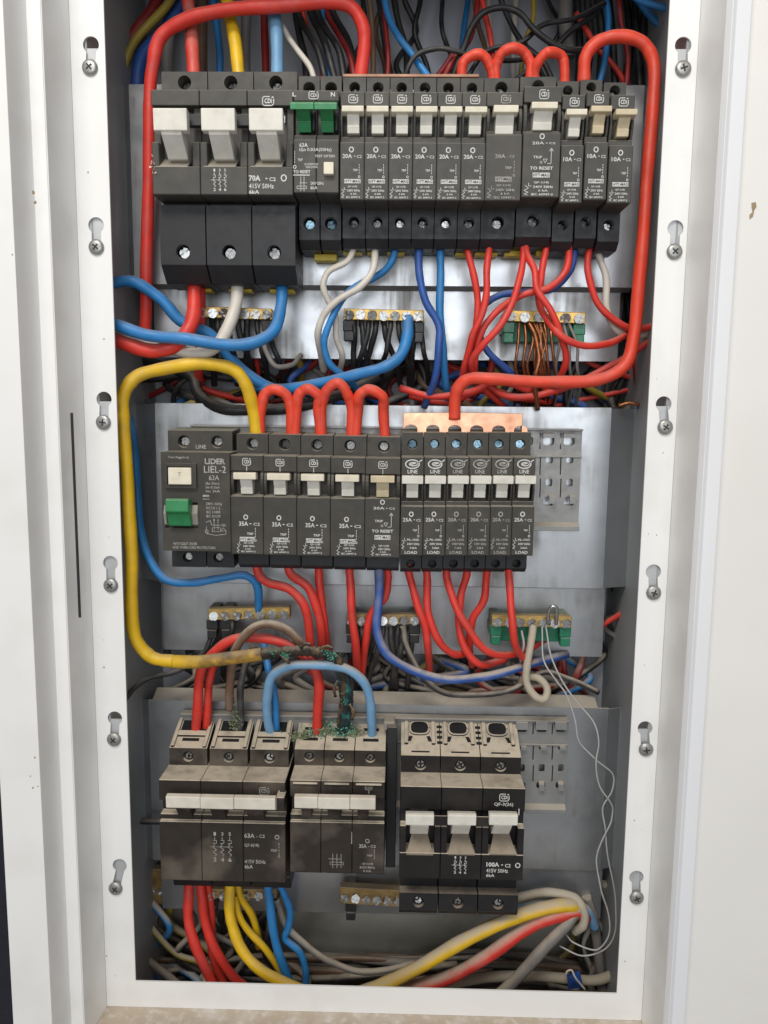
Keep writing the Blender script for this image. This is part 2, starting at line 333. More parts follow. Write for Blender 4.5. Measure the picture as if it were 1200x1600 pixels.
MB().box(xlo-6*K, xro+6*K, -62*K, -60*K, zlow, zbo-.2*K).build('bottom_apron', M['ledge'], enc)
# slit beside the left return
sl0, sl1 = P(112, 645, YFL/K-1), P(124, 965, YFL/K-1); xs_ = (sl0.x+sl1.x)/2
MB().box(xs_-.9*K, xs_+.9*K, YFL-.9*K, YFL-.2*K, sl1.z, sl0.z).build('hinge_slit', M['well'], enc)
# box interior
bx0, bx1 = xl-14*K, xr+14*K; bz0, bz1 = zb-125*K, zt+30*K
MB().box(bx0, bx1, YB, YB+1.5*K, Z(600,1395,140), bz1).build('back_panel', M['paint_back'], enc)
MB().box(bx0, bx1, YB, YB+1.5*K, bz0, Z(600,1395,140)-.3*K).build('lower_back_panel', M['paint_low'], enc)
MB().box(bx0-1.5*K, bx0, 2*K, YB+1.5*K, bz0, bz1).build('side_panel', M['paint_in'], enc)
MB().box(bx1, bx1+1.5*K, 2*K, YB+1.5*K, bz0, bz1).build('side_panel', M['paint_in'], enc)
MB().box(bx0, bx1, 2*K, YB, bz0-1.5*K, bz0).build('bottom_panel', M['paint_low'], enc)
MB().box(bx0, bx1, 2*K, YB, bz1, bz1+1.5*K).build('top_panel', M['paint_in'], enc)
# keyhole backing tabs and frame screws
def dome(mb, c, r, h, n=18):
    rings = [(1.0, 0), (1.0, .35), (.86, .75), (.6, .95), (.0, 1.05)]
    b = []
    for k, (q, t) in enumerate(rings[:-1]):
        b += [(c.x + r*q*math.cos(2*math.pi*i/n), c.y - h*t, c.z + r*q*math.sin(2*math.pi*i/n)) for i in range(n)]
    b.append((c.x, c.y - h*1.05, c.z)); fs = []
    for k in range(len(rings)-2):
        fs += [(k*n+i, k*n+(i+1) % n, (k+1)*n+(i+1) % n, (k+1)*n+i) for i in range(n)]
    k = len(rings)-2; fs += [(k*n+i, k*n+(i+1) % n, (k+1)*n) for i in range(n)]
    mb.add(b, fs, True); return mb
for s_ in 'LR':
    for i, (h_, c_) in enumerate(zip(holes_px[s_], screws_px[s_])):
        hc, sc = P(*h_, 0), P(*c_, 0)
        top = hc.z - 1.5*K if i % 2 == 0 else hc.z + 9*K
        MB().box(hc.x-8*K, hc.x+8*K, 2.2*K, 3.4*K, sc.z-9*K, top).build('keyhole_tab', M['bracket'], enc)
        sw = dome(MB(), Vector((sc.x, -.1*K, sc.z)), 5.8*K, 2.6*K).build('frame_screw', M['steel_old'], enc)
        a = random.uniform(0, math.pi/2); mb = MB(); y = -2.95*K
        for q in (a, a+math.pi/2):
            ca, sa = math.cos(q), math.sin(q); L_, w_ = 2.6*K, .55*K
            pts = [(sc.x+ca*L_-sa*w_, sc.z+sa*L_+ca*w_), (sc.x-ca*L_-sa*w_, sc.z-sa*L_+ca*w_), (sc.x-ca*L_+sa*w_, sc.z-sa*L_-ca*w_), (sc.x+ca*L_+sa*w_, sc.z+sa*L_-ca*w_)]
            mb.plate(pts, y - (0.02*K if q == a else 0), y+1.4*K)
        mb.build('drive_recess', M['black_slot'], sw)
# wall right of the enclosure, dark room left of it
wl = MB().box(g1+1.5*K, g1+.5, YFL+4*K, YFL+10*K, zlow-.2, zto+.2).build('wall', M['cream']); tag(wl, kind='structure')
st = [(-3,9),(2,10),(3.5,5),(1,1),(0,-6),(-4,-9),(-4.5,-4),(-1,-1),(-2.5,4)]
c_ = P(1177, 330, YFL/K+4)
MB().plate([(c_.x+a*.55*K, c_.z+b*.6*K) for a, b in st], YFL+3.7*K, YFL+4.2*K).build('paint_chip', M['stain'], wl)
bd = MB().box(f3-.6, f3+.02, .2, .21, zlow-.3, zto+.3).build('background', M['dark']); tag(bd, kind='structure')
for (a, b, r_) in [(53,302,3),(56,317,2.4),(55,1183,1.3),(52,1230,1.5),(48,1212,1),(60,1228,1),(98,1305,1.3),(20,398,1.2),(163,1042,1.2)]:
    c_ = P(a, b, (f2y if a < 70 else YFL if a < 130 else 0)/K); r_ *= .4*K; yy = c_.y-.75*K
    MB().plate([(c_.x+r_*random.uniform(.6,1.3)*math.cos(t), c_.z+r_*random.uniform(.7,1.5)*math.sin(t)) for t in [i*.785 for i in range(8)]], yy-.1*K, yy+.3*K).build('paint_scuff', M['stain'], enc)

for i in range(26):
    sd = random.choice('LR'); t = random.random(); a = (random.uniform(120,150)+45*t if sd == 'L' else random.uniform(1058,1085)-85*t); c_ = P(a, 1560*t, 0)
    if any(abs(c_.z-P(*h_, 0).z) < 16*K for h_ in holes_px[sd]+screws_px[sd]): continue
    r_ = random.uniform(.25,.7)*K
    MB().plate([(c_.x+r_*random.uniform(.5,1.3)*math.cos(q), c_.z+r_*random.uniform(.6,1.8)*math.sin(q)) for q in [k*1.05 for k in range(6)]], -.12*K, .3*K).build('paint_scuff', M['bracket'] if i % 2 else M['stain'], enc)

# ------------------------------------------------------------------ mounting plates
YP = 74*K
def mount(label, xw0, xf0, xf1, xw1, top, bot, fx0, fx1, fl_top, fl_bot, topfold=0, step=12):
    mid = (top+bot)/2; y = YP/K
    z1, z0 = Z(600, top, y), Z(600, bot, y)
    r = empty('mounting_plate', ((X(xf0,mid,y)+X(xf1,mid,y))/2, YP, z0), label, 'mounting plate', 'galvanised plates carrying the breaker rows')
    xa, xb = X(xf0, mid, y), X(xf1, mid, y)
    MB().box(xa, xb, YP, YP+1.4*K, z0, z1).build('face_sheet', M['zinc'], r, bevel=.4*K)
    for q0, q1 in ((X(xw0,mid,y+10), xa), (xb, X(xw1,mid,y+10))):
        ya, yb_ = (YP+11*K, YP) if q1 == xa else (YP, YP+11*K)
        mb = MB(); mb.add([(q0,ya,z0+1*K),(q1,yb_,z0+1*K),(q1,yb_,z1-1*K),(q0,ya,z1-1*K),(q0,ya+1.4*K,z0+1*K),(q1,yb_+1.4*K,z0+1*K),(q1,yb_+1.4*K,z1-1*K),(q0,ya+1.4*K,z1-1*K)],
            [(0,1,2,3),(4,7,6,5),(0,4,5,1),(1,5,6,2),(2,6,7,3),(3,7,4,0)])
        mb.build('side_wing', M['zinc'], r)
    yf = y + step; fa, fb = X(fx0, fl_top, yf), X(fx1, fl_top, yf)
    MB().prism([(YP, z0), (YP+1.4*K, z0), (YP+(step+1)*K, z0-.05*step*K), (YP+step*K, z0-.18*step*K)], xa+2*K, xb-2*K).build('bottom_fold', M['zinc_rail'], r)
    MB().box(fa, fb, yf*K, (yf+1.3)*K, Z(600, fl_bot, yf), Z(600, fl_top, yf)+26*K).build('terminal_flange', M['zinc'], r, bevel=.3*K)
    if topfold:
        MB().prism([(YP-.2*K, z1-.2*K), (YP+1.2*K, z1-.2*K), (YP+16*K, z1+topfold*K), (YP+15*K, z1+(topfold+1.2)*K)], xa+4*K, xb-10*K).build('top_fold', M['zinc_rail'], r)
    return r
mount('galvanised mounting plate behind the top breaker row', 178, 205, 1000, 1036, 132, 447, 240, 970, 457, 562)
mount('galvanised mounting plate behind the middle breaker row', 214, 245, 950, 1008, 633, 915, 254, 946, 921, 1021)
mount('dusty galvanised mounting plate behind the bottom breaker row', 206, 235, 946, 990, 1100, 1352, 252, 942, 1354, 1428, topfold=5, step=4)

def rail_pan(label, x0, x1, top, bot, cols, rows, hooks, y=66):
    z1, z0 = Z((x0+x1)/2, top, y), Z((x0+x1)/2, bot, y); mid = (top+bot)/2
    xa, xb = X(x0, mid, y), X(x1, mid, y)
    r = empty('rail_pan', ((xa+xb)/2, y*K, z0), label, 'rail')
    lp = [[(xa,z0),(xb,z0),(xb,z1),(xa,z1)]]
    for c in cols:
        for (p0, p1, w0, w1) in rows:
            a, b = X(c+w0, (p0+p1)/2, y), X(c+w1, (p0+p1)/2, y); t, u = Z(c, p0, y), Z(c, p1, y); e = (b-a)*.18
            lp.append([(a+e,u),(b-e,u),(b,u+e),(b,t-e),(b-e,t),(a+e,t),(a,t-e),(a,u+e)])
    filled('slotted_sheet', lp, y*K, (y+1.3)*K, M['zinc_rail'], r)
    MB().prism([(y*K-4*K, z1+.5*K), (y*K+6*K, z1+.5*K), (y*K+6*K, z1-1*K), (y*K-4*K, z1-1*K)], xa, xb).build('top_lip', M['zinc_rail'], r, bevel=.3*K)
    MB().prism([(y*K, z0), (y*K-5*K, z0-3*K), (y*K-5*K, z0-7*K), (y*K+7*K, z0-7*K), (y*K+7*K, z0)], xa, xb).build('bottom_lip', M['zinc_rail'], r, bevel=.3*K)
    for (hx, hy, hw, hh) in hooks:
        a = P(hx, hy, y-3); wq, hq = hw*.26*K, hh*.26*K
        MB().prism([(y*K-.2*K, a.z+hq), (y*K-5*K, a.z+hq*.6), (y*K-5*K, a.z-hq), (y*K-3.6*K, a.z-hq), (y*K-3.6*K, a.z+hq*.3), (y*K-.2*K, a.z+hq*.5)], a.x-wq, a.x+wq).build('hook', M['zinc_rail'], r)
    zl = Z((x0+x1)/2, rows[0][1]+14, y)
    MB().box(xa, xb, y*K-1.6*K, y*K-.05*K, zl-.8*K, zl+.8*K).build('pressed_rib', M['zinc_rail'], r, bevel=.3*K)
    return r
rail_pan('slotted galvanised rail at the right end of the middle row', 300, 907, 668, 812, [824, 857, 889],
         [(682,696,-8,9), (714,724,-4,7), (748,760,-4,6), (776,790,-8,8), (676,702,-14,-12), (712,742,-14,-12), (748,778,-14,-12)], [(857,680,18,8),(889,680,18,8),(862,780,9,14),(894,780,9,14)])
rail_pan('dusty slotted rail at the right end of the bottom row', 285, 886, 1119, 1250, [815, 846, 876],
         [(1128,1144,-8,9), (1166,1172,-4,7), (1194,1206,-4,5), (1222,1232,-8,6), (1130,1148,-14,-12), (1162,1188,-14,-12), (1196,1222,-14,-12)], [(815,1132,20,16),(846,1132,20,16),(876,1132,20,16),(818,1168,10,6),(849,1168,10,6),(879,1168,10,6),(846,1228,9,14),(876,1228,9,14)])

# ------------------------------------------------------------------ terminal screws (shared mesh)
_sm = {}
def screw_mesh(kind):
    if kind in _sm: return _sm[kind]
    mb = MB(); g = .24
    for q in range(4):
        pts = []
        base = q*math.pi/2
        arc = [(math.cos(base+t), math.sin(base+t)) for t in [.27, .5, .785, 1.07, 1.30]]
        cx, cz = math.cos(base+.785)*g*1.5, math.sin(base+.785)*g*1.5
        pts = [(cx, cz)] + arc
        mb.plate(pts, -.45, .3)
    mb.cyl((0, .05, 0), (0, 1, 0), .98, .6, 12)
    me_o = mb.build('terminal_screw', M[kind]); me = me_o.data; bpy.data.objects.remove(me_o); _sm[kind] = me
    return me
def tscrew(parent, p, r, kind='steel', rot=None):
    o = bpy.data.objects.new('terminal_screw', screw_mesh(kind)); C.objects.link(o); o.parent = parent
    o.location = Vector(p) - wloc(parent); o.scale = (r, r, r); o.rotation_euler = (random.uniform(-.3,.3), random.uniform(0, 1.5) if rot is None else rot, random.uniform(-.3,.3))
    return o

# ------------------------------------------------------------------ printed marks
INK = .22*K
def logo_cdi(mb, cx, cz, w, h, y):
    t = w*.09
    mb.stroke([(cx+w/2, cz+h*.25), (cx+w/2, cz-h*.32), (cx+w*.35, cz-h/2), (cx-w*.4, cz-h/2), (cx-w/2, cz-h*.35), (cx-w/2, cz+h*.35), (cx-w*.38, cz+h/2), (cx+w*.15, cz+h/2)], t, y)
    mb.text('CDi', cx-w*.34, cx+w*.34, cz-h*.26, cz+h*.30, y, .03)
    mb.rect(cx+w*.32, cx+w*.5, cz+h*.36, cz+h*.5, y)
def symbol(mb, cx, zt_, zb_, w, y, t):
    h = zt_-zb_
    mb.stroke([(cx+w*.2, zt_), (cx+w*.2, zt_-h*.25), (cx+w*.6, zt_-h*.25)], t, y)
    mb.stroke([(cx-w*.3, zt_-h*.2), (cx+w*.2, zt_-h*.42), (cx-w*.4, zt_-h*.62), (cx+w*.2, zt_-h*.78), (cx-w*.4, zt_-h*.9), (cx+w*.1, zb_)], t, y)
def three_pole_symbol(mb, x0, x1, z1, z0, y, t):
    h = z1-z0
    for i, (a, b) in enumerate((('1','2'),('3','4'),('5','6'))):
        x = x0 + (x1-x0)*(i+.5)/3; q = (x1-x0)*.075
        mb.text(a, x-q*.6, x+q*.8, z1-h*.12, z1, y, .02); mb.text(b, x-q, x+q, z0, z0+h*.14, y, .02)
        mb.stroke([(x, z1-h*.16), (x, z1-h*.28)], t, y)
        mb.stroke([(x-q, z1-h*.28), (x+q, z1-h*.28), (x+q, z1-h*.38), (x-q, z1-h*.38), (x, z1-h*.45), (x-q*1.4, z1-h*.5), (x+q, z1-h*.6), (x-q, z1-h*.68), (x+q, z1-h*.76), (x, z1-h*.82)], t, y)
    mb.stroke([(x0-.8*K, z1-h*.5), (x1-.6*K, z1-h*.5)], t*.7, y)

# ------------------------------------------------------------------ single pole breakers
def sp_breaker(label, L, R, ref, q, amps, style, group, body, tog='cream_p', name='circuit_breaker', screws=('steel','steel'), dim=False, ytoggle=0):
    """q: photo rows of tt, ft, wt, bar0, bar1, stem, wb, lab, fb, bb, hole0, hole1"""
    yF, yT = 10, 36; cx = (L+R)/2
    x0, x1 = X(L, ref, yF)+.12*K, X(R, ref, yF)-.12*K; w = x1-x0; xc = (x0+x1)/2
    z = lambda n, y: Z(cx, q[n], y)
    r = empty(name, (xc, 70*K, z('bb', yT)), label, 'circuit breaker', group)
    zft, zwt, zwb, zlab, zfb = z('ft', yF+2), z('wt', yF+2), z('wb', yF+5), z('lab', yF), z('fb', yF)
    mb = MB(); F = yF*K
    mb.prism([(68*K, zft), (F+2*K, zft), (F+2*K, zwt), (F+13*K, zwt), (F+13*K, zwb), (F+4.5*K, zwb), (F+4.5*K, zlab), (F, zlab), (F, zfb), (F+3*K, zfb-.6*K), (68*K, zfb-.6*K)], x0, x1)
    ck = w*.10
    for a, b in ((x0, x0+ck), (x1-ck, x1)):
        zm = (zwt+zwb)/2; n = 7
        prof = [(F+13.2*K, zwt+.3*K)] + [(F+4.6*K-3.2*K*math.sin(math.pi*i/(n-1)), zwt+.3*K+(zwb-zwt-.6*K)*i/(n-1)) for i in range(n)] + [(F+13.2*K, zwb-.3*K)]
        mb.prism(prof, a, b)
    mb.build('body', body, r, bevel=.45*K)
    # terminal housings with screw wells
    hr = min(w*.22, 4.6*K)
    zt1 = z('tt', yT); zt0 = zft-1.2*K
    mb = MB(); mb.holebox(x0+.2*K, x1-.2*K, yT*K, 68*K, zft-6*K, zt1, xc, z('hole0', yT), hr, 13*K, z1b=zt1+2*K)
    mb.build('upper_terminal', body, r, bevel=.4*K)
    zb1 = zfb+2*K; zb0 = z('bb', yT); ch = (zb1-zb0)*.2
    mb = MB(); mb.holebox(x0+.2*K, x1-.2*K, yT*K, 68*K, zb0+ch, zb1, xc, z('hole1', yT), hr, 11*K)
    mb.prism([(yT*K, zb0+ch-.02*K), (yT*K+7*K, zb0), (68*K, zb0), (68*K, zb0+ch-.02*K)], x0+.2*K, x1-.2*K)
    mb.build('lower_terminal', M['bb'], r, bevel=.4*K)
    if screws[0]: tscrew(r, (xc, yT*K+(5 if screws[0] == 'blue_steel' else 11.5)*K, z('hole0', yT)), hr*(.86 if screws[0] == 'blue_steel' else .74), screws[0])
    if screws[1]: tscrew(r, (xc, yT*K+8.5*K, z('hole1', yT)), hr*.76, screws[1])
    # toggle
    tw = w*(.90 if style == 'cdi18' else .93 if style == 'line' else .68); sw = w*(.50 if style != 'line' else .52)
    if style == 'cdi26': sw = w*.36
    zb_t, zb_b, zst = z('bar0', yF-7), z('bar1', yF-7), z('stem', yF+5)
    tx = xc + (w*.04 if style == 'cdi18' else 0)
    mb = MB(); mb.prism([(F-7*K, zb_b+.4*K), (F-7.6*K, zb_t-.6*K), (F-5*K, zb_t), (F+1*K, zb_t-1*K), (F+2*K, zb_b)], tx-tw/2, tx+tw/2)
    t = mb.build('toggle', M[tog], r, bevel=.5*K, seg=2)
    zm = zb_b*.45+zst*.55
    mb = MB(); mb.prism([(F-3*K, zb_b+.2*K), (F+1*K, zm), (F+.2*K, zm-.6*K), (F+1.6*K, zst), (F+12*K, zst), (F+12*K, zb_b+.2*K)], tx-sw/2, tx+sw/2)
    mb.build('toggle_stem', M['white_p' if tog != 'old_p' else 'old_p'], t, bevel=.3*K)
    # print
    mb = MB(); y1 = F-INK; y2 = F+2*K-INK; ink = M['ink_dim'] if dim else M['ink']; dk = MB()
    px = lambda u: x0+w*u
    hgt = zlab-zfb; zz = lambda v: zlab-hgt*v
    if style == 'line':
        zc = (zft+zwt)/2 + .8*K; hh = (zft-zwt)
        mb.ring(xc-.2*K, zc+hh*.06, w*.33, hh*.26, .9*K, y2); mb.ring(xc+.6*K, zc+hh*.06, w*.2, hh*.12, .8*K, y2)
        mb.stroke([(xc-w*.1, zc+hh*.05), (xc+w*.2, zc+hh*.12), (xc+w*.42, zc+hh*.3)], .8*K, y2)
        mb.text('LINE', xc-w*.22, xc+w*.22, zc-hh*.44, zc-hh*.24, y2)
        mb.stroke([(xc, zc-hh*.48), (xc, zc-hh*.56)], .5*K, y2)
    elif style == 'cdi26':
        zc = zft-(zft-zwt)*.42; logo_cdi(mb, xc, zc, w*.24, (zft-zwt)*.42, y2); mb.stroke([(xc, zwt+(zft-zwt)*.30), (xc, zwt+.2*K)], .5*K, y2)
    else:
        zc = (zft+zwt)/2; logo_cdi(mb, xc+w*.03, zc, 6.6*K, (zft-zwt)*.55, y2)
    mb.build('printed_logo', ink, r); mb = MB()
    reset = 'reset' in q
    if reset:
        mb.ring(px(.5), zz(.06), 1.9*K, 2.1*K, .75*K, y1); mb.text(amps, px(.24), px(.56), zz(.185), zz(.14), y1); mb.text('-', px(.6), px(.65), zz(.168), zz(.158), y1); mb.text('C2', px(.69), px(.86), zz(.18), zz(.15), y1)
        mb.stroke([(px(.76), zz(.26)), (px(.76), zz(.48)), (px(.66), zz(.48))], .4*K, y1); mb.stroke([(px(.71), zz(.29)), (px(.76), zz(.24)), (px(.81), zz(.29))], .4*K, y1)
        mb.text('TRIP', px(.28), px(.52), zz(.40), zz(.36), y1); mb.text('O', px(.46), px(.53), zz(.48), zz(.44), y1); mb.stroke([(px(.55),zz(.41)),(px(.66),zz(.41)),(px(.6),zz(.47)),(px(.55),zz(.41))], .35*K, y1)
        mb.text('TO RESET', px(.2), px(.82), zz(.575), zz(.525), y1, .025)
        vb = .62
    else:
        o_ = (.13 if style != 'cdi26' else .14) if style != 'wide' else .02
        if style == 'wide': mb.text(amps, px(.26), px(.55), zz(.36), zz(.30), y1); mb.text('- C2', px(.58), px(.80), zz(.35), zz(.315), y1)
        else:
            oo = .13 if style == 'cdi18' else .16 if style == 'line' else .36
            mb.ring(px(.47), zz(oo), 1.9*K, 2.1*K, .8*K, y1)
            a0 = oo+.075
            mb.text(amps, px(.10) if style != 'cdi26' else px(.26), px(.50) if style != 'cdi26' else px(.54), zz(a0+.075), zz(a0), y1, .02)
            mb.rect(px(.58), px(.64), zz(a0+.045), zz(a0+.03), y1)
            mb.text('C2', px(.70), px(.90), zz(a0+.07), zz(a0+.02), y1)
        s0 = .38 if style == 'cdi18' else .38 if style == 'line' else .40 if style == 'wide' else .54
        xr_ = px(.80) if style != 'cdi26' else px(.76)
        for k_ in range(4): mb.stroke([(xr_, zz(s0+k_*.045)), (xr_, zz(s0+k_*.045+.03))], .45*K, y1)
        mb.ring(xr_, zz(s0+.22), .85*K, 1.0*K, .4*K, y1, n=10)
        mb.text('TRIP', xr_-w*.26, xr_-w*.06, zz(s0+.125), zz(s0+.085), y1, .02)
        vb = .64 if style in ('cdi18','wide') else .70
    if style == 'line':
        rows_ = [('ML-103D', .30, .84, .655, .70), ('240V 50Hz', .30, .86, .74, .785), ('3.6kA', .42, .74, .82, .865), ('LOAD', .20, .76, .905, .965)]
    elif style == 'cdi26':
        rows_ = [('QF-1(18)', .40, .70, .785, .825), ('240V 50Hz', .38, .74, .84, .875), ('6 kA', .44, .62, .89, .92), ('IEC 60947-2', .32, .76, .935, .965)]
    else:
        e = .06 if reset else 0
        rows_ = [('QF-1(18)', .32, .72, .755, .795), ('240V 50Hz', .30, .84, .82, .86), ('6 kA', .44, .70, .88, .915), ('IEC 60947-2', .26, .84, .94, .975)]
    for tx_, a, b, c, d in rows_: mb.text(tx_, px(a), px(b), zz(d), zz(c), y1, .02)
    if style != 'line':
        xa, xb = (px(.18), px(.86)) if style == 'cdi18' else (px(.28), px(.74))
        mb.rect(xa, xb, zz(vb+.075), zz(vb), y1); dk.text('HYT-MAG', xa+.4*K, xb-.4*K, zz(vb+.062), zz(vb+.013), y1-.1*K, .02)
        dk.build('printed_badge', M['ink_dark'], r)
    symbol(mb, px(.14 if style != 'cdi26' else .24), zz(.78 if style != 'line' else .64), zz(.97 if style != 'line' else .87), w*.2 if style != 'cdi26' else w*.13, y1, .4*K)
    mb.build('printed_marks', ink, r)
    return r

R1 = dict(tt=121, ft=143, wt=166, bar0=164, bar1=175, stem=211, wb=214, lab=222, fb=312, bb=385, hole0=137, hole1=347)
def rq(base, d, **k): return {**{a: b+d for a, b in base.items()}, **k}
b_ = [531, 569, 607, 644.5, 682, 720, 758]
nth = ['first of the six 20 amp breakers, right beside the green toggle breaker', 'second 20 amp breaker from the green toggle breaker in the top row', 'third 20 amp breaker from the green toggle breaker in the top row',
       'fourth 20 amp breaker from the green toggle breaker in the top row', 'fifth 20 amp breaker from the green toggle breaker in the top row', 'sixth 20 amp breaker in the top row, left of the wide ones']
G1 = 'slim grey breakers of the top row'
for i in range(6):
    sp_breaker('slim grey ' + nth[i], b_[i], b_[i+1], 268, rq(R1, i*.25), '20A', 'cdi18', G1, M['b1'])
sp_breaker('wider faded grey breaker between the six slim ones and the tallest one, top row', 758, 814.5, 268, rq(R1, 1, wt=166, bar0=163, bar1=176, wb=205, lab=210), '28A', 'wide', G1, M['b1'], dim=True)
q8 = rq(R1, -2, wt=160, bar0=158, bar1=170, stem=206, wb=205, lab=207, fb=308, ft=135, tt=120); q8['reset'] = 1
sp_breaker('wide grey breaker marked TO RESET in the top row, fourth from its right end', 816, 875, 258, q8, '20A', 'wide', G1, M['b1'])
sp_breaker('slim 10 amp breaker right beside the TO RESET one in the top row', 875.5, 911, 270, rq(R1, 5, tt=127), '10A', 'cdi18', G1, M['b1'])
sp_breaker('slim 10 amp breaker with yellowed toggle, second from the right end of the top row', 913, 949, 266, rq(R1, 0, tt=125), '10A', 'cdi18', G1, M['b1'], tog='old_p')
sp_breaker('slim 10 amp breaker with yellowed toggle at the right end of the top row', 950.5, 988, 270, rq(R1, 5, tt=129), '10A', 'cdi18', G1, M['b1'], tog='old_p')

R2 = dict(tt=678, ft=711, wt=736, bar0=738, bar1=750, stem=771, wb=772, lab=775, fb=866, bb=889, hole0=693, hole1=880)
e_ = [360, 411.5, 463.5, 516, 570, 624.5]
nm = ['35 amp breaker under the yellow cable, beside the LIEL-2 unit', '35 amp breaker, second of five wide ones in the middle row', '35 amp breaker, third of five wide ones in the middle row', '35 amp breaker, fourth of five wide ones in the middle row']
for i in range(4):
    sp_breaker('dusty grey ' + nm[i], e_[i], e_[i+1], 820, rq(R2, i*1.2), '35A', 'cdi26', 'wide single pole breakers of the middle row', M['b2'], screws=('steel_old', 'steel_old'))
q5 = rq(R2, 5, lab=779); q5['reset'] = 1
sp_breaker('dusty 30 amp breaker with yellowed toggle, rightmost of five wide ones in the middle row', e_[4], e_[5], 822, q5, '30A', 'cdi26', 'wide single pole breakers of the middle row', M['b2'], tog='old_p', screws=('steel_old','steel_old'))
R2F = dict(tt=676, ft=714, wt=743, bar0=743, bar1=757, stem=777, wb=783, lab=791, fb=868, bb=896, hole0=694, hole1=881)
f_ = [625.5, 661, 696, 731, 765.5, 799.5, 834]
nl = ['25 amp breaker at the left end under the copper busbar', '25 amp breaker second from the left under the copper busbar', '20 amp breaker third from the left under the copper busbar', '20 amp breaker fourth from the left under the copper busbar', '20 amp breaker fifth from the left under the copper busbar', '25 amp breaker at the right end of the middle row']
am = ['25A','25A','20A','20A','20A','25A']
for i in range(6):
    sp_breaker('slim grey ' + nl[i], f_[i], f_[i+1], 828, rq(R2F, 0), am[i], 'line', 'slim breakers under the copper busbar', M['b2'], screws=('blue_steel', None), dim=i in (2,3,4), tog='white_p')

ts0, ts1 = X(536, 122, 44), X(748, 122, 44); tz = Z(642, 121.5, 44)
tb = MB().prism([(40*K, tz-1*K), (40*K, tz+1.2*K), (64*K, tz+2.6*K), (64*K, tz-1*K)], ts0, ts1).build('copper_busbar', M['copper_old'], origin=((ts0+ts1)/2, 50*K, tz-1*K), bevel=.3*K)
tag(tb, 'thin dull copper strip along the tops of the six slim top breakers', 'busbar')
# ------------------------------------------------------------------ multi pole breakers
def multi(label, poles, ref, q, body, style, prints, name='circuit_breaker', yF=8, yTu=36, yTl=36, hr=4.4*K, cat='circuit breaker', lowmat='bb', screw=('steel_old','steel'), yB=68):
    L, R = poles[0], poles[-1]; cx = (L+R)/2
    xs = [X(p, ref, yF) for p in poles]; z = lambda n, y: Z(cx, q[n], y); F = yF*K
    r = empty(name, ((xs[0]+xs[-1])/2, 70*K, z('bb', yTl)), label, cat)
    zft, zwt, zwb, zlab, zfb = z('ft', yF+1), z('wt', yF+1), z('wb', yF), z('lab', yF), z('fb', yF)
    info = dict(r=r, xs=xs, F=F, zft=zft, zwt=zwt, zwb=zwb, zlab=zlab, zfb=zfb, z=z)
    mb = MB(); up = MB(); lo = MB()
    for i in range(len(poles)-1):
        a, b = xs[i]+.18*K, xs[i+1]-.18*K; pc = (a+b)/2; pw = b-a
        if style == 'tee':
            rec = 14
            mb.prism([(yB*K, zft), (F+1*K, zft), (F+1*K, zwt), (F+rec*K, zwt), (F+rec*K, zwb), (F, zwb), (F, zfb), (F+3*K, zfb-.6*K), (yB*K, zfb-.6*K)], a, b)
            ck = pw*.15; zk = z('cheek', yF)
            for c, d in ((a, a+ck), (b-ck, b)):
                mb.prism([(F+rec*K+.1*K, zwt+.2*K), (F+6*K, zwt+.2*K), (F+6*K, zk+.5*K), (F+.2*K, zk), (F+.2*K, zwb-.2*K), (F+rec*K+.1*K, zwb-.2*K)], c, d)
        else:
            mb.prism([(yB*K, zft), (F+1*K, zft), (F+1*K, zwt), (F+10*K, zwt), (F+10*K, zwb), (F+3*K, zwb), (F+3*K, zlab), (F, zlab), (F, zfb), (F+3*K, zfb-.6*K), (yB*K, zfb-.6*K)], a, b)
        zt1 = z('tt', yTu); ztb = Z(cx, q['ttb'], yB) if 'ttb' in q else zt1+1.5*K
        ina = .2*K if 'gap' not in q else q['gap']*K
        up.holebox(a+ina, b-ina, yTu*K, yB*K, zft-5*K, zt1, pc, z('hole0', yTu), hr, 14*K, z1b=ztb)
        zb1 = zfb+1.5*K; zb0 = z('bb', yTl); ch = (zb1-zb0)*q.get('chf', .18); ztop = z('lt', yTl) if 'lt' in q else zb1
        lo.holebox(a+.3*K, b-.3*K, yTl*K, yB*K, zb0+ch, ztop, pc, z('hole1', yTl), hr, 10*K)
        lo.prism([(yTl*K, zb0+ch-.02*K), (yTl*K+q.get('chd', 6)*K, zb0), (yB*K, zb0), (yB*K, zb0+ch-.02*K)], a+.3*K, b-.3*K)
        if 'lt' in q: lo.box(a+.5*K, b-.5*K, (yTl+10)*K, yB*K, ztop-1*K, zb1+1*K)
        if lowmat == 'bb3':
            MB().cyl((pc, yTu*K+3*K, z('hole0', yTu)), (0, 1, 0), hr*.99, 1*K, 14).build('well_shade_disc', M['well'], r)  # dark disc added to paint the shade inside the well
            if screw[1]: MB().cyl((pc, yTl*K+3.5*K, z('hole1', yTl)), (0, 1, 0), hr*.99, 1*K, 14).build('well_shade_disc', M['well'], r)
        if screw[0]: tscrew(r, (pc, yTu*K+(3 if lowmat == 'bb3' else 12.5)*K, z('hole0', yTu)), hr*(.6 if lowmat == 'bb3' else .72), screw[0])
        if screw[1]: tscrew(r, (pc, yTl*K+(3.4 if lowmat == 'bb3' else 6.5)*K, z('hole1', yTl)), hr*(.55 if lowmat == 'bb3' else .78), screw[1])
    mb.build('body', body, r, bevel=.5*K); up.build('upper_terminal', body, r, bevel=.5*K); lo.build('lower_terminal', M[lowmat], r, bevel=.5*K)
    ink = MB(); prints(ink, info); ink.build('printed_marks', M[q.get('ink', 'ink')], r)
    return info

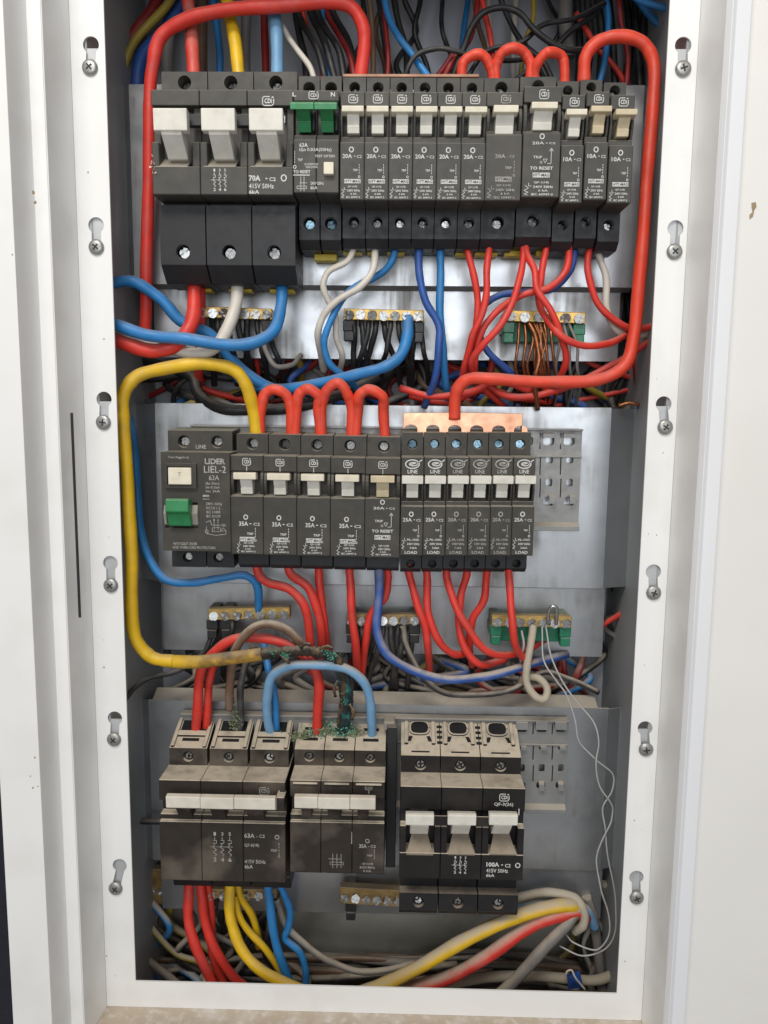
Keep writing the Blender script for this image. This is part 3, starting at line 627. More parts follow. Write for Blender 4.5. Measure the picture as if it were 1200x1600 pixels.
def tee_toggle(inf, cxp, hw, sw, t0, t1, s1, tag_='white_p', yo=-10, dx=0):
    r, F = inf['r'], inf['F']; ref = (t0+t1)/2
    c = X(cxp, ref, yo); k = hw*.5/2.0*K; ks = sw*.5/2.0*K
    zt_, zm, zs = Z(cxp, t0, yo), Z(cxp, t1, yo), Z(cxp, s1, F/K+1.5)
    y0 = yo*K
    t = MB().prism([(y0, zt_-.8*K), (y0+2.4*K, zt_), (y0+8*K, zt_-1*K), (y0+9*K, zm), (y0+1*K, zm)], c-k, c+k).build('toggle', M[tag_], r, bevel=.7*K, seg=2)
    MB().prism([(y0+2*K, zm+1*K), (y0+3.4*K, zm-2*K), (F+1.5*K, zs), (F+13*K, zs), (F+13*K, zm+1*K)], c-ks+dx*K, c+ks+dx*K).build('toggle_stem', M[tag_], t, bevel=.4*K)
    return t
# 70 A main breaker, top left
def p70(mb, I):
    xs, y, z = I['xs'], I['F']-INK, I['z']; w = xs[3]-xs[2]
    zr = lambda py: Z(400, py, 8); xp = lambda px: X(px, 285, 8)
    logo_cdi(mb, X(419, 158, 9), Z(419, 158, 9), 8.2*K, 6.2*K, I['F']+1*K-INK)
    mb.rect(X(443.5,186,8), X(445.5,186,8), zr(192), zr(181), y)
    mb.text('70A', xp(389), xp(407), zr(283), zr(274), y, .03); mb.rect(xp(415), xp(418), zr(280), zr(278), y); mb.text('C2', xp(421), xp(431), zr(283), zr(277), y, .02)
    mb.ring(xp(443.5), zr(278), 2.3*K, 2.6*K, .9*K, y)
    mb.text('415V 50Hz', xp(389), xp(428), zr(294.5), zr(287), y); mb.text('6kA', xp(389), xp(405), zr(303), zr(297), y, .02)
    three_pole_symbol(mb, xp(331), xp(356), zr(264), zr(299), y, .4*K)
q = dict(tt=112, ft=140, wt=165, cheek=222, wb=260, lab=260, fb=304, lt=321, bb=440, hole0=129, hole1=394, chf=.2, chd=14)
I70 = multi('large three pole 70 amp main breaker with white T toggles at top left', [238, 313, 387, 458], 280, q, M['b1'], 'tee', p70, lowmat='bb', yTl=22, hr=5.2*K)
for cxp in (265, 340, 415): tee_toggle(I70, cxp, 49, 30, 167, 203, 249)
for cxp in (268, 343, 416):
    a, b = X(cxp-25, 255, 8), X(cxp+25, 255, 8)
    MB().prism([(I70['F']-.3*K, Z(cxp,260,8)), (I70['F']+13*K, Z(cxp,249,21)), (I70['F']+13*K, Z(cxp,249,21)-3*K), (I70['F']-.3*K, Z(cxp,260,8)-.8*K)], a, b).build('toggle_sill', M['sill'], I70['r'], bevel=.3*K)
for a, b in ((290, 316), (365, 391)):
    MB().box(X(a+2,200,-2), X(b,200,-2), 2*K, 8*K, Z(300, 196, 2), Z(300, 178, 2)).build('toggle_link', M['black_p'], I70['r'], bevel=.3*K)
cp = P(240, 262, 8)
vs = MB()
for k_ in range(16):
    a = cp + Vector((random.gauss(0,1.1), random.uniform(-1.2,-.2), random.gauss(0,4)))*K; s_ = random.uniform(.5,1.4)*K
    vs.add([a+Vector((random.uniform(-1,1), random.uniform(-1,1), random.uniform(-1,1)))*s_ for _ in range(4)], [(0,1,2),(0,2,3),(0,3,1),(1,3,2)])
vs.build('cobweb_clump', M['cream_p'], I70['r'])
# two pole residual breaker with green toggles
def prcd(mb, I):
    y = I['F']-INK; zr = lambda py: Z(493, py, 8); xp = lambda px: X(px, 250, 8)
    mb.text('L', X(457,147,9), X(463,147,9), Z(493,151,9), Z(493,144,9), I['F']+1*K-INK, .02); mb.text('N', X(517,147,9), X(523.5,147,9), Z(493,151,9), Z(493,144,9), I['F']+1*K-INK, .02)
    logo_cdi(mb, X(490,149,9), Z(490,149,9), 6.8*K, 5*K, I['F']+1*K-INK)
    mb.text('63A', xp(468), xp(481), zr(230), zr(223.5), y, .02); mb.text('I\u0394n 0.03A(50Hz)', xp(468), xp(518), zr(238), zr(231), y)
    mb.text('TEST OFTEN', xp(492), xp(523), zr(246), zr(242), y)
    for k_ in range(5): mb.stroke([(xp(460.5), zr(236+k_*4)), (xp(460.5), zr(239+k_*4))], .4*K, y)
    mb.text('TRIP', xp(465), xp(473), zr(252), zr(248), y); mb.ring(xp(460.5), zr(261), 1.3*K, 1.4*K, .5*K, y, n=12)
    mb.text('TO RESET', xp(458), xp(485), zr(271), zr(266), y, .02); mb.rect(xp(458), xp(484), zr(274.5), zr(273), y)
    mb.text('IN OPERATION', xp(476), xp(497), zr(258.5), zr(255), y); mb.text('PUSH DOWN', xp(478), xp(496), zr(263), zr(259.5), y)
    for xx in (470, 475): mb.stroke([(xp(xx), zr(276)), (xp(xx), zr(299))], .35*K, y)
    mb.stroke([(xp(464),zr(291)),(xp(479),zr(291)),(xp(479),zr(295)),(xp(464),zr(295)),(xp(464),zr(291))], .35*K, y); mb.stroke([(xp(468),zr(286)),(xp(480),zr(286))], .35*K, y)
    mb.text('240V 50Hz', xp(485), xp(506), zr(289), zr(284), y); mb.text('6kA', xp(485), xp(496), zr(296), zr(291), y)
q = dict(tt=119, ft=141, wt=158, wb=209, lab=218, fb=301, bb=388, hole0=138, hole1=349, ink='ink')
IR = multi('two pole residual current breaker with green toggles in the top row', [458.5, 494, 529.5], 258, q, M['b1'], 'bar', prcd, screw=('steel_old','blue_steel'))
for a, b in ((454, 491), (491.5, 527)):
    c0, c1 = X(a, 165, -2), X(b, 165, -2); F = IR['F']
    t = MB().prism([(-5*K, Z(490,171,-5)), (-5.6*K, Z(490,161,-5)), (-3*K, Z(490,159,-3)), (4*K, Z(490,160,4)), (4*K, Z(490,171,4))], c0, c1).build('toggle', M['green'], IR['r'], bevel=.4*K, seg=2)
    u0, u1 = c0+(c1-c0)*.22, c1-(c1-c0)*.22
    MB().prism([(-1*K, Z(490,170,-1)), (F+1*K, Z(490,190,9)), (F, Z(490,191,8)), (F+3*K, Z(490,207,11)), (F+9.5*K, Z(490,207,17)), (F+9.5*K, Z(490,170,17))], u0, u1).build('toggle_stem', M['green'], t, bevel=.3*K)
    MB().box(u1+.6*K, u1+3.2*K, F+2*K, F+10*K, Z(490,206,12), Z(490,175,12)).build('toggle_cheek', M['bb'], IR['r'], bevel=.8*K)
MB().box(X(506,263,6), X(521.5,263,6), 4*K, 9*K, Z(513,272.5,5), Z(513,253.5,5)).build('test_button', M['cream_p'], IR['r'], bevel=.5*K, seg=2)

# LIEL-2 residual current breaker, left of the middle row
def pliel(mb, I):
    y = I['F']-INK; zr = lambda py: Z(305, py, 8); xp = lambda px: X(px, 780, 8)
    mb.text('Test Regularly', xp(264), xp(297), zr(717.5), zr(713), y)
    mb.text('LIDER', xp(321), xp(353), zr(725), zr(716), y, .035); mb.text('LIEL-2', xp(319.5), xp(354), zr(738.5), zr(727.5), y, .012)
    mb.text('63A', xp(327), xp(343), zr(750), zr(742), y, .01)
    for k_, t in enumerate(('I\u0394n 30mA', 'Im 0.5kA', 'Inc 3kA')): mb.text(t, xp(322), xp(344), zr(757+k_*6), zr(753+k_*6), y)
    mb.rect(xp(317), xp(327), zr(776), zr(773), y); mb.rect(xp(317), xp(327), zr(780), zr(779), y)
    for k_, t in enumerate(('240V~50Hz', 'RCCB 1.2', 'IEC 61008', 'IEC 60529')): mb.text(t, xp(322), xp(347 if k_ == 0 else 344), zr(789+k_*6.4), zr(784.8+k_*6.4), y)
    for a in (334, 340): mb.stroke([(xp(a), zr(812)), (xp(a), zr(828))], .35*K, y); mb.text('1' if a == 334 else '3', xp(a-1.2), xp(a+1.2), zr(813.5), zr(810.5), y)
    mb.stroke([(xp(321),zr(816)),(xp(328),zr(813)),(xp(330),zr(820)),(xp(353),zr(820))], .4*K, y)
    mb.stroke([(xp(331),zr(824)),(xp(344),zr(824)),(xp(344),zr(830)),(xp(331),zr(830)),(xp(331),zr(824))], .4*K, y)
    mb.stroke([(xp(322),zr(822)),(xp(321),zr(833)),(xp(336),zr(836)),(xp(352),zr(834)),(xp(353),zr(829)),(xp(345),zr(829))], .4*K, y); mb.ring(xp(322), zr(830), 1.4*K, 1.6*K, .4*K, y, n=10); mb.ring(xp(349), zr(820), 1.2*K, 1.2*K, .4*K, y, n=10)
    mb.stroke([(xp(345),zr(828)),(xp(348),zr(824)),(xp(352),zr(828))], .4*K, y)
    mb.text('WITHOUT OVER', xp(269), xp(307), zr(852), zr(847.5), y); mb.text('AND OVERLOAD PROTECTION', xp(268), xp(335), zr(857.5), zr(853.5), y)
    mb.text('LINE', X(306,698,36), X(322,698,36), Z(313,701,36), Z(313,695,36), 36*K-INK)
q = dict(tt=673, ft=707, wt=782.0, wb=782.3, lab=782.5, fb=861, bb=886, hole0=690, hole1=871)
r_l, F = None, 8*K
def liel():
    xs0, xs1 = X(253, 790, 8), X(359.5, 790, 8)
    r = empty('residual_current_breaker', ((xs0+xs1)/2, 70*K, Z(305,886,36)), 'two pole residual current breaker marked LIEL-2 with green toggle', 'circuit breaker')
    z = lambda py, y: Z(305, py, y)
    zft, zfb = z(707, 8), z(861, 8)
    # front with a recess round the green toggle and the test button
    o = filled('body', [[(xs0,zfb),(xs1,zfb),(xs1,zft),(xs0,zft)], [(X(258,815,8),z(826,8)),(X(309,815,8),z(826,8)),(X(309,785,8),z(785,8)),(X(258,785,8),z(785,8))], [(X(261,745,8),z(757,8)),(X(299,745,8),z(757,8)),(X(299,735,8),z(730,8)),(X(261,735,8),z(730,8))]], F, F+9*K, M['b2'], r)
    bv = o.modifiers.new('bevel', 'BEVEL'); bv.width = .4*K; bv.segments = 1; bv.limit_method = 'ANGLE'
    MB().box(xs0, xs1, F+9.02*K, 68*K, zfb, zft).build('rear_case', M['b2'], r)
    up = MB(); lo = MB(); xm = (xs0+xs1)/2
    for i, (a, b) in enumerate(((X(262.5,690,36), xm), (xm, X(363,690,36)))):
        hc = X((287, 339)[i], 690, 36)
        up.holebox(a, b, 36*K, 68*K, zft-5*K, z(673, 36), hc, z(690, 36), 4.8*K, 8*K, z1b=z(673,36)+2*K)
        hc2 = X((293, 341)[i], 871, 36)
        lo.holebox(a+1*K, b, 36*K, 68*K, z(886, 36), zfb+1*K, hc2, z(871, 36), 4.2*K, 7*K)
        tscrew(r, (hc, 42.5*K, z(690,36)), 3.3*K, 'steel_old'); tscrew(r, (hc2, 42*K, z(871,36)), 3.0*K, 'steel_old')
    up.build('upper_terminal', M['b2'], r, bevel=.4*K); lo.build('lower_terminal', M['bb'], r, bevel=.4*K)
    fr = [(X(258,745,6),z(763,6)),(X(307,745,6),z(763,6)),(X(307,745,6),z(724,6)),(X(258,745,6),z(724,6))]
    inn = [(X(261.5,745,6),z(758,6)),(X(300,745,6),z(758,6)),(X(300,745,6),z(729,6)),(X(261.5,745,6),z(729,6))]
    o = filled('button_bezel', [fr, inn], F-3*K, F-.05*K, M['b2'], r); bv = o.modifiers.new('bevel', 'BEVEL'); bv.width = .8*K; bv.segments = 2; bv.limit_method = 'ANGLE'
    bt = MB().box(X(262.5,745,3), X(298.5,745,3), 3*K, 15*K, z(757.5,3), z(731,3)).build('test_button', M['cream_p'], r, bevel=.6*K, seg=2)
    MB().text('T', X(278,744,3), X(283,744,3), z(744,3), z(738,3), 2.8*K).build('printed_letter', M['ink_dim'], bt)
    zc = z(803, 8)
    tg = MB().prism([(-5*K, z(800,-5)), (-4*K, z(781,-4)), (-1*K, z(779,-1)), (9*K, z(783,9)), (14*K, z(800,14)), (14*K, z(822,14)), (3*K, z(822,3)), (-1*K, z(804,-1))], X(262,800,2), X(298,800,2)).build('toggle', M['green'], r, bevel=.8*K, seg=2)
    MB().text('ON', X(276,813,1), X(285,813,1), z(816,1), z(810,1), -.2*K).build('printed_letter', M['green2'], tg)
    for a, b in ((257, 261.5), (300, 310)):
        MB().prism([(F+8*K, z(787,16)), (F-1*K, z(790,7)), (F-3.5*K, z(803,5)), (F-1*K, z(820,7)), (F+8*K, z(824,16))], X(a,800,8), X(b,800,8)).build('toggle_cheek', M['sill'], r, bevel=.4*K)
    mb = MB(); pliel(mb, dict(F=F)); mb.build('printed_marks', M['ink_dim'], r)
    return r
liel()

# 63 A, 35 A and 100 A three pole breakers of the bottom row
def p63(mb, I):
    y = I['F']-INK; zr = lambda py: Z(390, py, 8); xp = lambda px: X(px, 1325, 8)
    logo_cdi(mb, X(413,1236,9), Z(413,1236,9), 7.6*K, 6*K, I['F']+1*K-INK); mb.rect(X(435,1238,9), X(437,1238,9), Z(400,1243,9), Z(400,1234,9), I['F']+1*K-INK)
    mb.text('63A', xp(382), xp(398), zr(1309), zr(1302), y, .02); mb.text('- C2', xp(401), xp(414), zr(1308.5), zr(1303.5), y); mb.ring(xp(433), zr(1307), 1.9*K, 2*K, .6*K, y)
    mb.text('QF-3(18)', xp(382), xp(405), zr(1324), zr(1318), y); mb.text('415V 50Hz', xp(382), xp(415), zr(1349), zr(1343), y); mb.text('6kA', xp(382), xp(395), zr(1357), zr(1351), y)
    for k_ in range(4): mb.stroke([(xp(436), zr(1316+k_*5)), (xp(436), zr(1319.5+k_*5))], .45*K, y)
    mb.text('TRIP', xp(423), xp(433), zr(1330), zr(1326), y); mb.ring(xp(436), zr(1337), .9*K, 1.1*K, .4*K, y, n=10)
    three_pole_symbol(mb, xp(330), xp(365), zr(1301), zr(1347), y, .45*K)
q = dict(tt=1170, ttb=1124, gap=1.0, ft=1220, wt=1252, wb=1276, lab=1285, fb=1377, bb=1392, hole0=1183, hole1=1380, ink='ink_dim', chf=.5)
I63 = multi('dust covered three pole 63 amp breaker at the left of the bottom row', [250, 315, 380, 446], 1330, q, M['b3'], 'bar', p63, lowmat='bb3', screw=('steel_old', None), hr=4.6*K)
def p35(mb, I):
    y = I['F']-INK; zr = lambda py: Z(530, py, 8); xp = lambda px: X(px, 1325, 8)
    logo_cdi(mb, X(576,1230,9), Z(576,1230,9), 5.6*K, 4.4*K, I['F']+1*K-INK); mb.rect(X(575.5,1236,9), X(577,1236,9), Z(576,1240,9), Z(576,1235,9), I['F']+1*K-INK)
    mb.ring(xp(574), zr(1313), 1.8*K, 1.9*K, .6*K, y); mb.text('35A', xp(561), xp(573), zr(1324), zr(1318), y, .02); mb.text('- C2', xp(575), xp(587), zr(1323), zr(1319), y)
    for k_ in range(4): mb.stroke([(xp(585), zr(1326+k_*4)), (xp(585), zr(1329+k_*4))], .4*K, y)
    mb.text('TRIP', xp(573), xp(582), zr(1337), zr(1334), y)
    mb.text('QF-3(18)', xp(566), xp(583), zr(1350.5), zr(1347), y); mb.text('415V 50Hz', xp(562), xp(586), zr(1356), zr(1352.5), y); mb.text('6 kA', xp(568), xp(580), zr(1361.5), zr(1358), y)
    for a in (520, 526.5, 533): mb.stroke([(xp(a), zr(1334)), (xp(a), zr(1356))], .4*K, y)
    mb.stroke([(xp(513),zr(1342)),(xp(534),zr(1342))], .35*K, y); mb.stroke([(xp(516),zr(1347)),(xp(537),zr(1347)),(xp(537),zr(1351)),(xp(516),zr(1351)),(xp(516),zr(1347))], .4*K, y)
    mb.rect(xp(549), xp(550), zr(1318), zr(1299), y)
q = dict(tt=1172, ttb=1128, ft=1220, wt=1246, wb=1276, lab=1285, fb=1364, bb=1371, hole0=1183, hole1=1367, ink='ink_dim', chf=.5)
I35 = multi('dust covered three pole 35 amp breaker crusted with green corrosion on top', [453, 501, 550, 600.5], 1325, q, M['b3'], 'bar', p35, lowmat='bb3', screw=('steel_old', None))
for I_, spans, cc in ((I63, [(260,314),(314,366),(366,431)], 350), (I35, [(460,497),(497,547),(547,587)], 525)):
    for i, (a, b) in enumerate(spans):
        e = .0 if i != 1 else .5
        t = MB().prism([(-8*K-e*K, Z(cc,1264,-8)), (-8.6*K-e*K, Z(cc,1246,-8)), (-4*K, Z(cc,1241,-4)), (3*K, Z(cc,1241.5,3)), (3*K, Z(cc,1264,3))], X(a,1252,-6)+.1*K, X(b,1252,-6)-.1*K).build('toggle', M['white3'], I_['r'], bevel=.7*K, seg=2)
        xm = (X(a,1270,2)+X(b,1270,2))/2; hw = (X(b,1270,2)-X(a,1270,2))*.2
        MB().prism([(-2*K, Z(cc,1263,-2)), (8*K, Z(cc,1278,8)), (17*K, Z(cc,1278,17)), (17*K, Z(cc,1263,17))], xm-hw, xm+hw).build('toggle_stem', M['b3'], t, bevel=.3*K)
MB().box(X(431,1252,0), X(444,1252,0), 0, 12*K, Z(437,1268,0), Z(437,1246,0)).build('toggle_cheek', M['b3'], I63['r'], bevel=.5*K)
# ribs and slots on the terminal tops of the 63 A breaker
for i in range(3):
    a, b = I63['xs'][i]+1.2*K, I63['xs'][i+1]-1.2*K
    zf, zk = I63['z']('tt', 36), Z(348, 1124, 68)
    sl = (zk-zf)/(32*K); zz = lambda y: zf + sl*(y-36*K)
    for c in (a+2.5*K, b-2.5*K):
        MB().prism([(36.5*K, zz(36.5*K)-.5*K), (36.5*K, zz(36.5*K)+2.2*K), (67*K, zz(67*K)+2.6*K), (67*K, zz(67*K)-.5*K)], c-1.5*K, c+1.5*K).build('top_rib', M['b3'], I63['r'], bevel=.4*K)
    MB().prism([(48*K, zz(48*K)-.4*K), (48*K, zz(48*K)+2*K), (53*K, zz(53*K)+2*K), (53*K, zz(53*K)-.4*K)], a+4*K, b-4*K).build('cross_rib', M['b3'], I63['r'], bevel=.3*K)
    MB().prism([(54*K, zz(54*K)-.2*K), (54*K, zz(54*K)+.3*K), (66*K, zz(66*K)+.3*K), (66*K, zz(66*K)-.2*K)], a+5*K, b-5*K).build('cable_entry', M['well'], I63['r'])
    MB().prism([(43.5*K, zz(43.5*K)-.2*K), (43.5*K, zz(43.5*K)+.25*K), (46.5*K, zz(46.5*K)+.25*K), (46.5*K, zz(46.5*K)-.2*K)], a+9*K, b-9*K).build('top_slot', M['well'], I63['r'])
for i in range(3):
    a, b = I35['xs'][i], I35['xs'][i+1]; w_ = b-a
    MB().prism([(F+2*K, Z(525,1222,9)-.2*K), (-.5*K+F, Z(525,1222,8)-1.6*K), (F-.5*K, Z(525,1222,8)-3*K), (F+2*K, Z(525,1222,9)-3*K)], a+w_*.1, b-w_*.1).build('label_hood', M['b3'], I35['r'], bevel=.4*K)
    zf, zk = I35['z']('tt', 36), Z(525, 1128, 68); sl = (zk-zf)/(32*K); zz = lambda y: zf + sl*(y-36*K)
    for y_ in (46, 58):
        MB().prism([(y_*K, zz(y_*K)-.2*K), (y_*K, zz(y_*K)+.25*K), ((y_+3)*K, zz((y_+3)*K)+.25*K), ((y_+3)*K, zz((y_+3)*K)-.2*K)], a+w_*.25, b-w_*.25).build('top_slot', M['well'], I35['r'])
def p100(mb, I):
    y = I['F']-INK; zr = lambda py: Z(720, py, 8); xp = lambda px: X(px, 1350, 8)
    logo_cdi(mb, X(788,1246,9), Z(788,1246,9), 7.6*K, 6*K, I['F']+1*K-INK); mb.text('QF-3(26)', X(772,1257,9), X(802,1257,9), Z(788,1260.5,9), Z(788,1254,9), I['F']+1*K-INK, .015)
    mb.rect(X(810,1268,9), X(811.5,1268,9), Z(788,1273,9), Z(788,1263,9), I['F']+1*K-INK)
    mb.text('100A', xp(760), xp(780), zr(1353), zr(1346), y, .03); mb.rect(xp(783), xp(786), zr(1350.5), zr(1349), y); mb.text('C2', xp(789), xp(798), zr(1353.5), zr(1348), y, .02); mb.ring(xp(809), zr(1350), 2.2*K, 2.3*K, .8*K, y)
    mb.text('415V 50Hz', xp(760), xp(794), zr(1362), zr(1356), y); mb.text('6kA', xp(760), xp(773), zr(1369), zr(1364), y)
    three_pole_symbol(mb, xp(707), xp(731), zr(1338), zr(1365), y, .4*K)
q = dict(tt=1182, ttb=1126, ft=1230, wt=1266, cheek=1292, wb=1334, lab=1334, fb=1374, lt=1397, bb=1431, hole0=1196, hole1=1411, chf=.1, chd=3)
I100 = multi('three pole 100 amp breaker with three separate white toggles in the bottom row', [624, 688, 752, 818], 1340, q, M['b3k'], 'tee', p100, lowmat='bb3', yTu=34, yTl=24, hr=5*K, screw=('steel_old','steel'))
for cxp in (656, 722, 787): tee_toggle(I100, cxp, 46, 30, 1273, 1291, 1303, yo=-8)
for cxp in (656, 721, 786):
    a, b = X(cxp-21, 1330, 8), X(cxp+21, 1330, 8); a2, b2 = a+4.5*K, b-4.5*K; F_ = I100['F']
    z0_, z1_ = Z(cxp,1334,8)-.2*K, Z(cxp,1302,21)
    MB().add([(a,F_-.3*K,z0_),(b,F_-.3*K,z0_),(b2,F_+13*K,z1_),(a2,F_+13*K,z1_),(a,F_-.3*K,z0_-1*K),(b,F_-.3*K,z0_-1*K),(b2,F_+13*K,z1_-2*K),(a2,F_+13*K,z1_-2*K)], [(0,1,2,3),(4,7,6,5),(0,4,5,1),(1,5,6,2),(2,6,7,3),(3,7,4,0)]).build('toggle_sill', M['sill3'], I100['r'])
for a, b in ((676, 704), (742, 769)):
    MB().prism([(-3*K, Z(720,1290,-3)), (-3*K, Z(720,1275,-3)), (5*K, Z(720,1275,5)), (5*K, Z(720,1290,5))], X(a,1285,-2), X(b,1285,-2)).build('toggle_link', M['b3k'], I100['r'], bevel=.5*K)
# cable tunnels on the terminal tops of the 100 A breaker
for i in range(3):
    a, b = I100['xs'][i]+1.5*K, I100['xs'][i+1]-1.5*K; w_ = b-a
    zf, zk = I100['z']('tt', 34), Z(720, 1126, 68); sl = (zk-zf)/(34*K); zz = lambda y: zf + sl*(y-34*K)
    def slab(y0, y1, h0, h1, xa, xb, m_, nm_, bev=.4*K):
        MB().prism([(y0*K, zz(y0*K)-.3*K), (y0*K, zz(y0*K)+h0*K), (y1*K, zz(y1*K)+h1*K), (y1*K, zz(y1*K)-.3*K)], xa, xb).build(nm_, m_, I100['r'], bevel=bev)
    for c in (a+w_*.10, b-w_*.14): slab(44, 68, 2.2, 2.6, c-1.4*K, c+1.8*K, M['b3k'], 'top_rib')
    ec = (a+b)/2 - .6*K; er, eh = w_*.27, 6.2*K; yc_ = 59.5*K
    ell = [(ec + er*(abs(math.cos(t))**.6)*(1 if math.cos(t) > 0 else -1), yc_ + eh*(abs(math.sin(t))**.75)*(1 if math.sin(t) > 0 else -1)) for t in [2*math.pi*k_/20 for k_ in range(20)]]
    MB().add([(p_[0], p_[1], zz(p_[1])+.35*K) for p_ in ell] + [(p_[0], p_[1], zz(p_[1])-1*K) for p_ in ell], [tuple(range(20)), tuple(range(39, 19, -1))] + [(k_, (k_+1) % 20, (k_+1) % 20+20, k_+20) for k_ in range(20)]).build('cable_entry', M['well'], I100['r'])
    MB().tube([Vector((p_[0], p_[1], zz(p_[1])+.7*K)) for p_ in ell + ell[:1]], 1.05*K, 8).build('entry_rim', M['b3k'], I100['r'])
    for k_ in (-1, 1): MB().add([(ec+k_*er*1.1-1.6*K, 47*K, zz(47*K)+.3*K), (ec+k_*er*1.1+1.6*K, 47*K, zz(47*K)+.3*K), (ec+k_*er*.9+1.6*K, 52*K, zz(52*K)+.3*K), (ec+k_*er*.9-1.6*K, 52*K, zz(52*K)+.3*K)], [(0,1,2,3)]).build('latch_notch', M['well'], I100['r'])
    slab(37, 38.2, .25, .25, a+w_*.25, b-w_*.25, M['well'], 'top_slot', 0)
    if i < 2:
        for k_ in range(4): slab(45+k_*5, 47.2+k_*5, .5, .5, b-1*K, b+3.6*K, M['well'], 'vent_slot', 0)

# copper busbar over the slim middle breakers
bb0, bb1 = X(630, 660, 44), X(816, 660, 44); zt_ = Z(723, 645, 44); zb_ = Z(723, 684, 44)
lp = [(bb0, zt_-.5*K), (bb0+.6*K, zt_+.2*K), (bb0+(bb1-bb0)*.5, zt_+.3*K), (bb1, zt_-.2*K), (bb1, Z(816,668,44))]
for i in range(5, -1, -1):
    c = X(642+i*35, 668, 44) + (0 if i else 0); h = Z(723, 666, 44)
    if i < 5: lp += [(c+22*.25*K*1.6, h-4*K)]
    for t in range(7):
        a = math.pi*t/6; lp.append((c-5.5*K*0 + 5.2*K*math.cos(a) - 9*K, h - 2.5*K + 2.8*K*math.sin(a)))
lp = [(bb0, zt_-.5*K), (bb1*.5+bb0*.5, zt_+.3*K), (bb1, zt_-.2*K), (bb1, zb_)]
nn = 6
for i in range(nn-1, -1, -1):
    c = X(659+i*34.3 - 17, 668, 44); h = Z(723, 667, 44)
    pts = [(c+5.2*K*math.cos(math.pi*t/8), h - 2.2*K + 3.4*K*math.sin(math.pi*t/8)) for t in range(9)]
    lp += [(c+5.2*K, zb_)] + pts + [(c-5.2*K, zb_)] if i else [(c+5.2*K, zb_)] + [p_ for p_ in pts if p_[0] > bb0+.5*K]
if lp[-1][1] > zb_ + .1*K: lp.append((bb0, lp[-1][1]))
bus = MB().plate(lp, 43*K, 45.4*K).build('copper_busbar', M['copper'], origin=((bb0+bb1)/2, 44*K, zb_), bevel=.3*K)
tag(bus, 'notched copper busbar across the tops of the slim middle breakers', 'busbar')
# black divider between the 35 A and 100 A breakers, white rail stop on top
blk = MB().box(X(603.5,1250,44), X(619,1250,44), 44*K, 66*K, Z(611,1356,44), Z(611,1136,44)).build('spacer', M['black_p'], origin=(X(611,1250,44), 55*K, Z(611,1356,44)), bevel=.6*K)
tag(blk, 'black filler strip between the 35 amp and 100 amp breakers', 'spacer')
MB().box(X(600,1125,56), X(617,1125,56), 50*K, 64*K, Z(608,1137,56), Z(608,1124,56)).build('rail_stop', M['sill'], blk, bevel=.6*K)

ORD2 = ['first','second','third','fourth','fifth','sixth']
# yellow rail clips below the top row
for i, (a, b, p0, p1) in enumerate([(491,526,397,407),(531,566,391,396),(573,588,390,396),(605,632,392,397),(712,738,392,399),(742,778,391,399),(788,822,390,400),(838,858,391,399),(308,330,446,456),(357,393,445,456),(421,459,445,457)]):
    y = 64; c = (a+b)/2
    o = MB().prism([(58*K, Z(c,p1,58)), (58*K, Z(c,p0,58)), (70*K, Z(c,p0,58)+2*K), (70*K, Z(c,p1,58))], X(a,p0,58), X(b,p0,58)).build('rail_clip', M['yel_clip'], origin=(X(c,p1,58), 64*K, Z(c,p1,58)), bevel=.4*K)
    tag(o, ['wide yellow rail clip under the green toggle breaker','yellow rail clip under the two white wires'][i] if i < 2 else (['left','middle','right'][i-8] + ' yellow rail clip under the large main breaker' if i > 7 else ORD2[i-2] + ' narrow yellow rail clip from the left under the slim breakers of the top row'), 'clip', 'yellow rail clips below the top row')

# ------------------------------------------------------------------ terminal bars
def tbar(label, x0, x1, yc, n, hold, barm, group, slope=0, y=58, hx=None, half=9):
    a, b = P(x0, yc-slope/2, y), P(x1, yc+slope/2, y)
    r = empty('terminal_bar', ((a.x+b.x)/2, 84*K, a.z-12*K), label, 'terminal bar', group)
    h = half*.50*K; dz = b.z-a.z
    def sl(xx): return a.z + dz*(xx-a.x)/(b.x-a.x)
    mb = MB(); mb.add([(x_, y_, sl(x_)+s_*h) for x_ in (a.x, b.x) for y_ in (y*K, (y+9)*K) for s_ in (-1, 1)], [(0,1,3,2),(4,6,7,5),(0,4,5,1),(2,3,7,6),(0,2,6,4),(1,5,7,3)])
    mb.build('bar', M[barm], r, bevel=.5*K)
    for i in range(n):
        xx = a.x + (b.x-a.x)*(i+.5)/n; tscrew(r, (xx, y*K-1.2*K, sl(xx)-h*.2+random.uniform(-.3,.3)*K), 3.9*K, 'steel')
    for xx in (hx or (x0+8, x1-8)):
        c = P(xx, yc, y)
        mb = MB(); zc = sl(c.x)
        mb.box(c.x-5*K, c.x+5*K, (y+2)*K, 84*K, zc-h-9*K, zc-h-.1*K); mb.box(c.x-4.2*K, c.x+4.2*K, (y+1)*K, (y+10)*K, zc-h-17*K, zc-h-9.1*K); mb.box(c.x-4*K, c.x+4*K, (y+9.2)*K, 84*K, zc-h, zc+h*.9)
        mb.build('bar_holder', M[hold], r, bevel=.8*K, seg=2)
    if hold == 'green2':
        mb = MB(); c0, c1 = P(x0+4, yc, y), P(x1-4, yc, y)
        mb.box(c0.x, c1.x, (y+10)*K, 84*K, a.z-h-16*K, a.z-h*.2); mb.build('holder_base', M[hold], r, bevel=.8*K)
    return r
GB = 'brass terminal bars below the breaker rows'
tbar('brass terminal bar behind the red, white and blue main cables', 308, 425, 489, 7, 'black_p', 'brass', GB, 4)
tbar('bright brass terminal bar with black holders below the centre of the top row', 537, 662, 492, 7, 'black_p', 'brass', GB, 3)
tbar('brass earth bar on green holders below the right of the top row', 788, 915, 495, 6, 'green2', 'brass', GB, 4)
